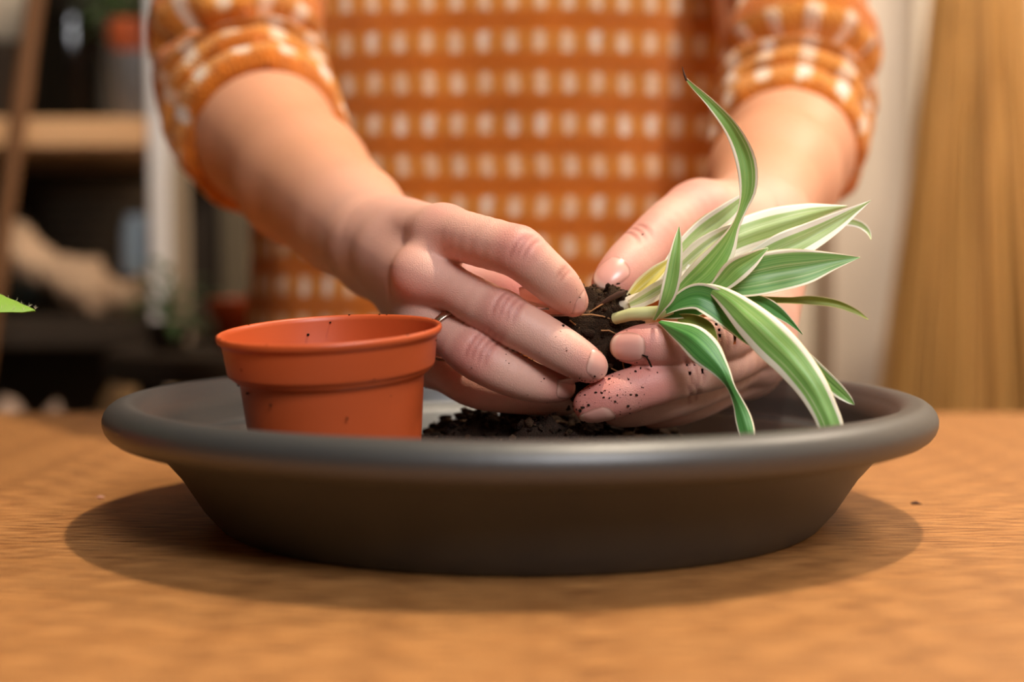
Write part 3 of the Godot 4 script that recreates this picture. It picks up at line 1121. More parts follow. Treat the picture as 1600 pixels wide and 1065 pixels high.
# rings along a path; prof(i) gives how far each angle stands off
func sleeve(sh: Vector3, el: Vector3, f0: Vector3, f1: Vector3, side: float, wide: Array) -> ArrayMesh:
	var d := (f1 - f0).normalized()
	var cuff := f0 + d * 0.006
	var pts := [Vector4(sh.x * 0.75, sh.y + 0.02, sh.z, 0.075), Vector4(sh.x + side * 0.01, sh.y - 0.03, sh.z + 0.005, wide[0]), Vector4(lerpf(sh.x, el.x, 0.55) + side * 0.006, lerpf(sh.y, el.y, 0.5), lerpf(sh.z, el.z, 0.4), wide[1])]
	pts.append(Vector4(el.x + side * 0.002, el.y + 0.030, el.z - 0.006, wide[2]))
	var e2 := el.lerp(f0, 0.38)
	pts.append(Vector4(e2.x, e2.y - 0.002, e2.z, wide[3]))
	pts.append(Vector4(cuff.x, cuff.y, cuff.z, wide[4]))
	var s := spline(pts, 110)
	var n := noise(71 + int(side), 1.0, 2)
	var run := 0.0
	var total := 0.0
	for i in range(1, s.size()):
		total += Vector3(s[i].x - s[i - 1].x, s[i].y - s[i - 1].y, s[i].z - s[i - 1].z).length()
	var rows := []
	var uvs := []
	var seg := 72
	var b0 := Vector3(0, 0, 1)
	for i in s.size():
		var c := Vector3(s[i].x, s[i].y, s[i].z)
		if i: run += c.distance_to(Vector3(s[i - 1].x, s[i - 1].y, s[i - 1].z))
		var nxt: Vector4 = s[mini(i + 1, s.size() - 1)]
		var prv: Vector4 = s[maxi(i - 1, 0)]
		var t := Vector3(nxt.x - prv.x, nxt.y - prv.y, nxt.z - prv.z).normalized()
		b0 = (b0 - t * b0.dot(t)).normalized()
		var a0 := t.cross(b0)
		var left := total - run      # distance to the cuff
		var row := PackedVector3Array()
		var ur := PackedVector2Array()
		for k in seg + 1:
			var a := TAU * (k % seg) / seg
			var w := left + 0.010 * n.get_noise_2d(cos(a) * 0.9, sin(a) * 0.9) + 0.004 * n.get_noise_3d(cos(a) * 2.0, sin(a) * 2.0, left * 20.0)
			# the rolled cuff and the bunched folds above it
			var q := 0.0
			for fo in [[0.015, 0.016, 0.0060], [0.046, 0.015, 0.0075], [0.078, 0.016, 0.0070], [0.115, 0.02, 0.006], [0.160, 0.024, 0.004]]:
				var z: float = (w - fo[0]) / fo[1]
				q += fo[2] * maxf(0.0, 1.0 - z * z)
			q -= 0.0100 * (exp(-pow((w - 0.0305) / 0.003, 2.0)) + exp(-pow((w - 0.062) / 0.004, 2.0)) + exp(-pow((w - 0.096) / 0.005, 2.0)))
			q += 0.003 * n.get_noise_3d(cos(a) * 1.3, sin(a) * 1.3, left * 9.0 + 5.0)
			if left < 0.006: q -= 0.004 * pow(1.0 - left / 0.006, 2.0)
			row.append(c + (b0 * cos(a) + a0 * sin(a)) * (s[i].w + q))
			ur.append(Vector2(12.0 * k / seg / 4.0, left / 0.0300 / 4.0 + 0.02))
		rows.append(row)
		uvs.append(ur)
	# turn the end inwards
	for st in [[0.0035, 0.0005], [0.007, -0.006], [0.0085, -0.02], [0.009, -0.05]]:
		var last: Vector4 = s[-1]
		var c := Vector3(last.x, last.y, last.z)
		var row := PackedVector3Array()
		var ur := PackedVector2Array()
		for k in seg + 1:
			var a := TAU * (k % seg) / seg
			var p: Vector3 = rows[s.size() - 1][k]
			var out := (p - c).normalized()
			row.append(p - out * st[0] + d * st[1])
			ur.append(Vector2(12.0 * k / seg / 4.0, st[1] / 0.0277 / 4.0))
		rows.append(row)
		uvs.append(ur)
	var b := MB.new()
	b.grid(rows, uvs, true)
	return b.mesh()

func clothes(root: Node3D, sa: Vector3, ea: Vector3, fa0: Vector3, fa1: Vector3, sb: Vector3, eb: Vector3, fb0: Vector3, fb1: Vector3) -> void:
	var inv := Transform3D(Basis(), -root.position)
	# trunk of the sweater
	var n := noise(81, 1.0, 2)
	var rows := []
	var uvs := []
	var seg := 120
	var y0 := T - 0.14
	var levels := 64
	for i in levels + 1:
		var y := lerpf(y0, 1.445, float(i) / levels)
		var t := (y - T) / 0.50
		var hw := 0.204 - 0.012 * t
		var hd := 0.118 + 0.018 * smoothstep(0.1, 0.6, t)
		var z := -0.545
		if y > 1.33:
			var u := (y - 1.33) / 0.115
			hw = lerpf(hw, 0.065, u * u)
			hd = lerpf(hd, 0.06, u * u)
			z += 0.02 * u
		if y < T - 0.08:
			hw -= 0.006
		var row := PackedVector3Array()
		var ur := PackedVector2Array()
		var arc := 0.0
		var prev := Vector3.ZERO
		for k in seg + 1:
			var a := TAU * (k % seg) / seg - PI / 2.0   # starts at the back
			var cx := signf(cos(a)) * pow(absf(cos(a)), 0.86)
			var cz := signf(sin(a)) * pow(absf(sin(a)), 0.80)
			var p := Vector3(hw * cx, y, z + hd * cz)
			var q := 0.005 * n.get_noise_3d(p.x * 14.0, p.y * 4.0, p.z * 14.0) + 0.0022 * n.get_noise_3d(p.x * 40.0, p.y * 16.0, 9.0)
			p += Vector3(cos(a), 0, sin(a)) * q
			row.append(p)
			if k: arc += Vector2(p.x - prev.x, p.z - prev.z).length()
			prev = p
			ur.append(Vector2(arc, y))
		# measured from the middle of the front
		for k in seg + 1:
			ur[k] = Vector2((ur[k].x - arc / 2.0 - 0.0095) / 0.0193 / 4.0, -(y - 1.0938) / 0.0277 / 4.0 + 0.125)
		rows.append(row)
		uvs.append(ur)
	var b := MB.new()
	b.grid(rows, uvs, true)
	var sw := part("sweater", b.mesh(), M.knit, root, inv)
	part("sleeve", sleeve(sa, ea, fa0, fa1, -1.0, [0.064, 0.051, 0.047, 0.046, 0.0425]), M.knit, sw)
	part("sleeve", sleeve(sb, eb, fb0, fb1, 1.0, [0.062, 0.047, 0.042, 0.041, 0.0385]), M.knit, sw)
	# trousers
	b = MB.new()
	for s in [-1.0, 1.0]:
		b.tube([Vector3(s * 0.088, 0.96, -0.56), Vector3(s * 0.092, 0.85, -0.56), Vector3(s * 0.10, 0.48, -0.56), Vector3(s * 0.10, 0.10, -0.58)], [0.10, 0.098, 0.068, 0.055], 28)
	part("trousers", b.mesh(), M.trousers, root, inv)
	b = MB.new()
	b.lump(Vector3(0, 1.625, -0.515), Vector3(0.098, 0.095, 0.095), noise(91, 0.02, 2), 0.06, 28)
	b.lump(Vector3(0, 1.56, -0.585), Vector3(0.055, 0.065, 0.05), noise(92, 0.02, 2), 0.08, 20)
	part("hair", b.mesh(), M.hair, root, inv)

# ------------------------------------------------------------------ plant
func leaf_tex(seed_: int, green: Vector3, deep: Vector3, margin: Vector3, edge: float, streak: float) -> StandardMaterial3D:
	# the blade's own variegation: green middle with streaks along the blade, cream margins
	var img := Image.create(256, 256, false, Image.FORMAT_RGB8)
	var n := noise(seed_, 0.035, 3)
	var e := noise(seed_ + 1, 0.02, 3)
	for x in 256:
		for y in 256:
			var u := absf(x - 127.5) / 127.5
			var su := n.get_noise_2d(x * 1.6, y * 0.05)
			var fine := n.get_noise_2d(x * 6.0 + 900.0, y * 0.08)
			var c := deep.lerp(green, clampf(0.55 + su * 0.8, 0, 1))
			c = c.lerp(margin, clampf((n.get_noise_2d(x * 3.0 + 300.0, y * 0.04) - 0.28) * 3.0 * streak, 0, 0.8))
			var ed := edge + 0.10 * e.get_noise_2d(x * 0.5 + (0.0 if x < 128 else 700.0), y * 0.35)
			c = c.lerp(margin, smoothstep(ed - 0.035, ed + 0.035, u))
			if u > 0.97: c = c.lerp(Vector3(214, 186, 120), 0.5)
			c *= 1.0 + 0.10 * fine
			img.set_pixel(x, y, Color(clampf(c.x / 255.0, 0, 1), clampf(c.y / 255.0, 0, 1), clampf(c.z / 255.0, 0, 1)))
	var m := mat(Color.WHITE, 0.44, 0.5)
	m.albedo_texture = ImageTexture.create_from_image(img)
	m.backlight_enabled = true
	m.backlight = Color(0.30, 0.34, 0.18)
	return m

# path: (px, py, depth, half width in px, turn of the blade in degrees); fold raises the edges
func blade(path: Array, fold: float, mid_shift := 0.0, steps := 40) -> ArrayMesh:
	var p4 := []
	var q4 := []
	for q in path:
		var w := V(q[0], q[1], q[2])
		p4.append(Vector4(w.x, w.y, w.z, q[3] / F * q[2]))
		q4.append(Vector4(deg_to_rad(q[4]), 0, 0, 0))
	var s := spline(p4, steps)
	var tw := spline(q4, steps)
	var top := []
	var uvs := []
	var nw := 12
	var run := 0.0
	var eye := cam_xf.origin
	var n := noise(int(path[0][0]), 30.0, 2)
	for i in s.size():
		var c := Vector3(s[i].x, s[i].y, s[i].z)
		var a: Vector4 = s[maxi(i - 1, 0)]
		var b: Vector4 = s[mini(i + 1, s.size() - 1)]
		var t := Vector3(b.x - a.x, b.y - a.y, b.z - a.z).normalized()
		var w0 := t.cross((eye - c).normalized()).normalized()
		var wv := w0.rotated(t, tw[i].x)
		var nv := wv.cross(t).normalized()
		if nv.dot(eye - c) < 0.0 and absf(tw[i].x) < 1.5: nv = -nv
		if i: run += c.distance_to(Vector3(a.x, a.y, a.z))
		var hw := maxf(s[i].w, 0.00015)
		var row := PackedVector3Array()
		var ur := PackedVector2Array()
		for k in nw + 1:
			var u := -1.0 + 2.0 * k / nw
			var lift := fold * hw * (u * u) + hw * 0.03 * sin(run * 260.0 + u * 2.0) + 0.0006 * n.get_noise_2d(run, u * 0.01)
			lift -= hw * 0.10 * exp(-pow(u / 0.12, 2.0)) * signf(fold)
			row.append(c + wv * (u * hw) + nv * lift)
			ur.append(Vector2(0.5 + 0.5 * u, run * 9.0))
		top.append(row)
		uvs.append(ur)
	var rows := []
	var uu := []
	for i in s.size():
		var row := PackedVector3Array(top[i])
		var ur := PackedVector2Array(uvs[i])
		for k in nw + 1:
			var k2 := nw - k
			var i0 := maxi(i - 1, 0)
			var i1 := mini(i + 1, s.size() - 1)
			var g: Vector3 = (top[i][mini(k2 + 1, nw)] - top[i][maxi(k2 - 1, 0)]).cross(top[i1][k2] - top[i0][k2])
			var th := 0.00022 if k2 > 0 and k2 < nw else 0.00005
			row.append(top[i][k2] - g.normalized() * th)
			ur.append(uvs[i][k2])
		row.append(top[i][0])
		ur.append(uvs[i][0])
		rows.append(row)
		uu.append(ur)
	var m := MB.new()
	m.grid(rows, uu, true)
	return m.mesh()

func plant() -> void:
	var at := V(985, 480, 0.54)
	var o := thing("striped_plant", at, "green and cream striped plant with a bare dark root ball, held in both hands", "plant")
	var inv := Transform3D(Basis(), -at)
	var cream := Vector3(250, 240, 214)
	var fresh := leaf_tex(101, Vector3(158, 196, 104), Vector3(112, 166, 74), cream, 0.74, 0.6)
	var deep := leaf_tex(111, Vector3(112, 170, 88), Vector3(60, 130, 54), cream, 0.82, 0.35)
	var pale := leaf_tex(121, Vector3(184, 204, 132), Vector3(148, 182, 100), Vector3(252, 246, 228), 0.58, 1.0)
	var creamy := leaf_tex(131, Vector3(214, 214, 160), Vector3(150, 178, 104), Vector3(244, 234, 212), 0.45, 1.2)
	var mid := leaf_tex(171, Vector3(142, 182, 104), Vector3(92, 150, 72), cream, 0.84, 0.5)
	var olive := leaf_tex(141, Vector3(150, 160, 66), Vector3(118, 138, 46), Vector3(214, 206, 150), 0.88, 0.6)
	var sheath := leaf_tex(151, Vector3(216, 200, 104), Vector3(190, 178, 70), Vector3(232, 222, 180), 0.70, 0.8)
	var ls := [
		# tall upright blade: broad sheath below, twisted neck, then the free tip
		[fresh, 0.25, [[1052, 470, 0.532, 8, 0], [1075, 448, 0.530, 18, 0], [1104, 424, 0.527, 25, 5], [1130, 390, 0.526, 19, 15], [1148, 352, 0.526, 9, 35], [1160, 325, 0.526, 8, 20], [1169, 292, 0.525, 14, 0], [1165, 248, 0.524, 16, -8], [1144, 202, 0.523, 12, -10], [1111, 162, 0.522, 7, 0], [1082, 134, 0.522, 3.5, 0], [1071, 122, 0.522, 1, 0]]],
		[fresh, 0.3, [[1022, 500, 0.524, 2.5, 0], [1032, 484, 0.520, 5, 0], [1043, 462, 0.517, 12, 0], [1050, 436, 0.516, 13.5, 0], [1055, 405, 0.516, 11.5, 0], [1059, 375, 0.517, 6.5, 0], [1061, 354, 0.518, 0.5, 0]]],
		[olive, 0.2, [[1030, 430, 0.552, 6, 0], [1072, 376, 0.556, 9, 0], [1102, 344, 0.559, 8, 10], [1124, 330, 0.56, 4, 10], [1134, 325, 0.561, 0.6, 0]]],
		[pale, 0.2, [[1030, 440, 0.546, 10, 0], [1067, 394, 0.549, 17, 0], [1102, 360, 0.551, 19, 0], [1138, 332, 0.552, 16, 0], [1162, 310, 0.553, 8, 0], [1176, 296, 0.553, 1, 0]]],
		[creamy, 0.3, [[1030, 450, 0.540, 8, 0], [1066, 416, 0.541, 14, 0], [1096, 390, 0.541, 17, 0], [1126, 368, 0.542, 12, 0], [1150, 352, 0.542, 4, 0], [1160, 345, 0.543, 0.6, 0]]],
		[pale, -0.15, [[1078, 425, 0.540, 10, 0], [1112, 395, 0.542, 22, 0], [1156, 371, 0.545, 28, 0], [1210, 352, 0.548, 28, 0], [1262, 336, 0.551, 19, 0], [1300, 327, 0.553, 8, 0], [1324, 322, 0.554, 1, 0]]],
		[pale, 0.2, [[1290, 352, 0.556, 7, 0], [1318, 346, 0.557, 7, 0], [1342, 350, 0.557, 6, 0], [1356, 361, 0.556, 4, 0], [1361, 374, 0.555, 0.6, 0]]],
		[pale, 0.15, [[1120, 432, 0.536, 8, 0], [1170, 412, 0.537, 17, 0], [1222, 390, 0.538, 26, 0], [1266, 369, 0.540, 22, 0], [1306, 347, 0.541, 15, 0], [1338, 327, 0.542, 6.5, 0], [1361, 313, 0.543, 0.5, 0]]],
		[mid, 0.12, [[1080, 455, 0.531, 8, 0], [1118, 445, 0.530, 18, 0], [1165, 434, 0.529, 30, 0], [1215, 423, 0.529, 33, 0], [1260, 416, 0.530, 27, 0], [1302, 408, 0.531, 14, 0], [1344, 402, 0.532, 0.5, 0]]],
		[fresh, 0.35, [[1110, 455, 0.526, 6, 0], [1130, 440, 0.524, 15, 0], [1150, 420, 0.522, 19, 10], [1174, 404, 0.522, 13, 20], [1200, 387, 0.523, 1, 20]]],
		[deep, 0.3, [[1040, 487, 0.524, 4, 0], [1064, 470, 0.521, 14, 0], [1092, 463, 0.519, 21, 0], [1121, 477, 0.518, 23, 0], [1148, 505, 0.518, 16, 0], [1166, 528, 0.519, 8, 0], [1178, 543, 0.520, 1, 0]]],
		[fresh, -0.2, [[1084, 448, 0.522, 4, 0], [1112, 452, 0.518, 9, 0], [1140, 470, 0.513, 18, 0], [1172, 499, 0.508, 27, 0], [1204, 530, 0.504, 31, 0], [1236, 562, 0.500, 29, 0], [1266, 600, 0.497, 25, 0], [1288, 640, 0.495, 21, 0], [1300, 672, 0.494, 19, 0], [1306, 712, 0.494, 10, 0], [1308, 735, 0.494, 0.6, 0]]],
		[fresh, 0.3, [[1215, 520, 0.514, 5, 0], [1250, 552, 0.511, 10, 0], [1280, 582, 0.509, 13, 10], [1308, 608, 0.507, 11, 10], [1326, 624, 0.506, 6, 0], [1335, 632, 0.506, 0.5, 0]]],
		[olive, 0.3, [[1150, 460, 0.540, 3, 0], [1192, 467, 0.545, 5, 0], [1232, 469, 0.548, 5, 0], [1268, 469, 0.550, 7, 0], [1305, 474, 0.551, 6, 0], [1336, 486, 0.552, 4, 0], [1357, 499, 0.552, 0.5, 0]]],
		[deep, 0.2, [[1150, 458, 0.530, 4, 0], [1188, 471, 0.532, 10, 0], [1212, 485, 0.533, 10, 0], [1234, 502, 0.534, 5, 0], [1254, 522, 0.535, 0.5, 0]]],
		[deep, -0.25, [[1030, 502, 0.524, 3, 0], [1052, 513, 0.516, 13, 0], [1080, 528, 0.510, 23, 0], [1104, 550, 0.507, 24, 0], [1126, 577, 0.505, 14, 0], [1140, 603, 0.504, 8, 30], [1152, 628, 0.503, 9, 20], [1162, 655, 0.502, 13, 0], [1168, 680, 0.501, 12, 0], [1171, 705, 0.501, 5, 0], [1172, 722, 0.501, 0.5, 0]]],
		[olive, 0.2, [[1060, 496, 0.526, 6, 0], [1084, 502, 0.523, 11, 0], [1104, 514, 0.521, 12, 0], [1116, 532, 0.520, 6, 0], [1119, 545, 0.520, 0.6, 0]]],
		[deep, 0.3, [[1028, 492, 0.528, 6, 0], [1056, 488, 0.526, 10, 0], [1085, 486, 0.525, 9, 0], [1108, 484, 0.525, 3, 0]]],
		[sheath, 0.5, [[984, 466, 0.540, 8, 0], [1002, 448, 0.541, 13, 0], [1024, 428, 0.542, 12, 0], [1046, 408, 0.544, 5, 0], [1056, 398, 0.545, 1, 0]]],
		[creamy, 0.5, [[984, 476, 0.534, 7, 0], [1006, 466, 0.532, 12, 0], [1030, 452, 0.531, 13, 0], [1052, 436, 0.532, 6, 0], [1062, 428, 0.533, 1, 0]]],
	]
	for l in ls:
		part("leaf", blade(l[2], l[1]), l[0], o, inv)
	# the dry thread at the tall blade's tip
	var b := MB.new()
	b.tube([V(1073, 126, 0.522), V(1069, 116, 0.522), V(1066, 104, 0.522)], [0.0005, 0.0004, 0.0001], 6)
	part("dry_tip", b.mesh(), M.bark, o, inv)
	# stem pieces
	var st := mat(rgb8(204, 208, 148), 0.45)
	b = MB.new()
	b.tube([V(960, 498, 0.535), V(985, 491, 0.530), V(1010, 489, 0.527), V(1034, 487, 0.526), V(1052, 484, 0.526)], [0.0022, 0.0024, 0.0025, 0.0024, 0.0015], 16)
	part("stem", b.mesh(), st, o, inv)
	b = MB.new()
	b.tube([V(960, 482, 0.540), V(985, 474, 0.538), V(1005, 466, 0.536), V(1025, 455, 0.536)], [0.0022, 0.0030, 0.0028, 0.0018], 16)
	part("stem", b.mesh(), mat(rgb8(226, 214, 190), 0.5), o, inv)
	# root ball: clods over a lumpy core
	b = MB.new()
	var n := noise(161, 0.02, 3)
	for q in [[930, 505, 0.546, 0.0155, 0.0125], [952, 488, 0.545, 0.0115, 0.0085], [965, 520, 0.545, 0.0105, 0.0110], [940, 550, 0.546, 0.0150, 0.0120], [965, 560, 0.545, 0.0120, 0.0085], [900, 500, 0.552, 0.0130, 0.0080], [918, 580, 0.552, 0.0130, 0.0100], [880, 520, 0.556, 0.0110, 0.0100], [905, 605, 0.556, 0.0105, 0.0070]]:
		b.lump(V(q[0], q[1], q[2]), Vector3(q[3], q[4], q[3] * 0.75), n, 0.5, 28, q[0])
	var mb2 := MB.new()
	var src: PackedVector3Array = b.v
	var cl := noise(163, 0.05, 2)
	for i in 2600:
		var k := rng.randi() % src.size()
		var nn: Vector3 = b.n[k]
		var big := pow(rng.randf(), 4.0)
		var r := 0.0004 + 0.0014 * big
		var tone := rng.randf()
		mb2.col = Color(0.030, 0.018, 0.011).lerp(Color(0.16, 0.090, 0.050), tone * tone)
		if rng.randf() < 0.03: mb2.col = Color(0.36, 0.22, 0.12)
		var jit := Vector3(rng.randf_range(-1, 1), rng.randf_range(-1, 1), rng.randf_range(-1, 1)) * 0.0012
		mb2.lump(src[k] + nn * r * 0.3 + jit, Vector3(r * rng.randf_range(0.7, 1.5), r * rng.randf_range(0.7, 1.2), r), cl, 0.9, 6, i)
	b.c.fill(Color(0.05, 0.030, 0.018))
	var core := part("root_ball", b.mesh(), M.soil, o, inv)
	core.set_meta("label", "dark crumbling root ball")
	var crumbs := part("soil_clods", mb2.mesh(), M.soil, core)
	crumbs.set_meta("kind", "stuff")
	# roots
	for q in [[[906, 492], [924, 491], [942, 494], [954, 498]], [[939, 516], [952, 516], [962, 521]], [[936, 548], [946, 556], [952, 560]], [[960, 545], [972, 560], [976, 580], [974, 600], [977, 620]], [[890, 500], [905, 512], [912, 530]], [[950, 470], [936, 478], [920, 488]], [[955, 575], [975, 585], [986, 596], [985, 610]]]:
		var pts := []
		var rad := []
		for p in q:
			var d := 0.5345
			var w := V(p[0], p[1], d)
			pts.append(w)
			rad.append(0.00030)
		rad[-1] = 0.0001
		b = MB.new()
		b.tube(pts, rad, 6)
		part("root", b.mesh(), M.root, o, inv)
	# a sliver of bark caught in the soil
	b = MB.new()
	b.tube([V(931, 480, 0.536), V(950, 468, 0.534), V(968, 459, 0.533), V(977, 455, 0.533)], [0.0004, 0.0010, 0.0012, 0.0006], 7)
	part("bark_sliver", b.mesh(), M.bark, o, inv)

func soil() -> void:
	# loose heap in the tray
	var at := Vector3(0.01, T + 0.0025, -0.01)
	var b := MB.new()
	var n := noise(171, 12.0, 3)
	var rows := []
	var cols := []
	for r in 40:
		var row := PackedVector3Array()
		var cr := PackedColorArray()
		for k in 97:
			var a := TAU * (k % 96) / 96.0
			var t := r / 39.0
			var x := 0.088 * t * cos(a) * 1.0
			var z := 0.075 * t * sin(a)
			var hgt := 0.031 * (1.0 - t * t * t) * (1.0 + 0.35 * n.get_noise_2d(x * 2.0, z * 2.0)) + 0.009 * n.get_noise_2d(x * 9.0 + 3.0, z * 9.0) * (1.0 - t) + 0.0005
			if r == 39: hgt = 0.0
			row.append(at + Vector3(x, maxf(hgt, 0.0), z))
			cr.append(Color(0.04, 0.025, 0.016))
		rows.append(row)
		cols.append(cr)
	b.grid(rows, [], true, cols)
	var base := b.v.duplicate()
	var cl := noise(173, 0.05, 2)
	for i in 3600:
		var p: Vector3 = base[rng.randi() % base.size()]
		var r := 0.0006 + 0.0017 * pow(rng.randf(), 4.0)
		b.col = Color(0.030, 0.018, 0.012).lerp(Color(0.12, 0.07, 0.042), pow(rng.randf(), 4.0))
		if rng.randf() < 0.015: b.col = Color(0.22, 0.15, 0.10)
		b.lump(p + Vector3(rng.randf_range(-0.002, 0.002), r * 0.3, rng.randf_range(-0.002, 0.002)), Vector3(r * rng.randf_range(0.7, 1.7), r * 0.8, r), cl, 0.9, 6, i)
	var o := part("potting_soil", b.mesh(), M.soil, self)
	tag(o, "heap of dark crumbly potting soil lying in the tray under the hands", "soil", "", "stuff")
	# crumbs on the skin
	b = MB.new()
	for i in crumb_at.size():
		var r := 0.00014 + 0.0004 * pow(rng.randf(), 5.0)
		b.col = Color(0.035, 0.020, 0.012)
		b.lump(crumb_at[i][0] + crumb_at[i][1] * r * 0.25, Vector3(r * rng.randf_range(0.8, 1.8), r, r), cl, 0.9, 6, i)
	for q in [[[1009, 556], [1014, 564], [1018, 573]], [[1003, 554], [1010, 557], [1015, 556]]]:
		b.tube([V(q[0][0], q[0][1], 0.523), V(q[1][0], q[1][1], 0.523), V(q[2][0], q[2][1], 0.524)], [0.0003, 0.0004, 0.0004], 6)
	tag(part("soil_crumbs", b.mesh(), M.soil, self), "crumbs of dark soil stuck to the fingers of both hands", "soil", "", "stuff")
	# specks on the bench
	b = MB.new()
	b.tube([V(1424, 776, 0.585), V(1432, 775, 0.585), V(1440, 777, 0.585)], [0.0006, 0.0008, 0.0003], 6)
	var c := part("bark_chip", b.mesh(), M.bark, self)
	c.position.y += T + 0.0006 - V(1432, 775, 0.585).y
	tag(c, "tiny dark bark chip on the bench beside the tray", "bark chip")
	b = MB.new()
	b.tube([V(151, 764, 0.60), V(156, 763, 0.60), V(163, 764, 0.60)], [0.0004, 0.0007, 0.0003], 6)
	c = part("petal_scrap", b.mesh(), mat(rgb8(226, 178, 160), 0.6), self)
	c.position.y += T + 0.0006 - V(156, 763, 0.60).y
	tag(c, "tiny pale pink scrap on the bench outside the tray", "plant scrap")

func side_plant() -> void:
	# potted plant standing at the end of the bench; one hairy leaf reaches into the picture
	var tip := V(55, 484, 0.53)
	var at := Vector3(tip.x - 0.13, T, tip.z - 0.01)
	var o := thing("potted_plant", at, "potted plant at the bench end whose bright green hairy leaf tip reaches into view", "plant")
	var b := MB.new()
	b.lathe([Vector2(0, 0), Vector2(0.035, 0), Vector2(0.045, 0.062), Vector2(0.050, 0.063), Vector2(0.051, 0.078), Vector2(0.046, 0.078), Vector2(0.042, 0.062), Vector2(0, 0.062)], 40)
	part("pot", b.mesh(), M.terracotta, o)
	var top := Vector3(0, 0.062, 0)
	for i in 7:
		var a := TAU * i / 7.0
		var dir := Vector3(cos(a), 0, sin(a))
		var reach := 0.10
		var up := 0.035
		var endp := top + dir * reach + Vector3(0, up, 0)
		if i == 0:
			endp = tip - at
			dir = Vector3(endp.x, 0, endp.z).normalized()
		var sd := dir.cross(Vector3.UP)
		if i == 0: sd = (sd - Vector3.UP * 0.22).normalized()
		var p1 := top + Vector3(0, 0.05 if i else 0.026, 0) + dir * 0.035
		var stalk := MB.new()
		stalk.tube([top, top + Vector3(0, 0.03, 0) + dir * 0.012, p1], [0.0016, 0.0014, 0.0011], 8)
		part("stalk", stalk.mesh(), M.green, o)
		var lf := MB.new()
		var rows := []
		for k in 29:
			var t := k / 28.0
			var c := p1.lerp(endp, t) + Vector3(0, (0.018 if i else 0.013) * sin(PI * t) * (1.0 - 0.4 * t), 0)
			var hw := 0.020 * pow(sin(PI * pow(clampf(t * 0.97 + 0.03, 0, 1), 0.8)), 0.8) + 0.0002
			var row := PackedVector3Array()
			for s in [-1.0, -0.5, 0.0, 0.5, 1.0]:
				row.append(c + sd * hw * s * (1.0 + 0.12 * (k % 2) * absf(s)) + Vector3(0, -0.3 * hw * s * s, 0))
			for s in [1.0, 0.5, 0.0, -0.5, -1.0]:
				row.append(c + sd * hw * s * (1.0 + 0.12 * (k % 2) * absf(s)) + Vector3(0, -0.3 * hw * s * s - 0.0006, 0))
			row.append(row[0])
			rows.append(row)
		lf.grid(rows, [], true)
		var leaf := part("leaf", lf.mesh(), M.bright_green, o)
		if i == 0:
			var hr := MB.new()
			for k in 260:
				var rr: PackedVector3Array = rows[rng.randi_range(8, 28)]
				var p := rr[0].lerp(rr[4], rng.randf()) + Vector3(0, 0.0004, 0)
				hr.tube([p, p + Vector3(rng.randf_range(-0.0006, 0.0012), rng.randf_range(0.0006, 0.0016), rng.randf_range(-0.0006, 0.0006))], [0.00005, 0.00002], 4, false)
			var h := part("hairs", hr.mesh(), mat(rgb8(220, 210, 180), 0.7), leaf)
			h.set_meta("kind", "stuff")

# ------------------------------------------------------------------ background
func at_depth(px: float, py: float, d: float) -> Vector3:
	return V(px, py, d)

func jar(called: String, at: Vector3, prof: Array, m: Material, label: String, cat: String, partname := "body", seg := 40) -> Node3D:
	var o := thing(called, at, label, cat)
	var b := MB.new()
	b.lathe(prof, seg)
	part(partname, b.mesh(), m, o)
	return o

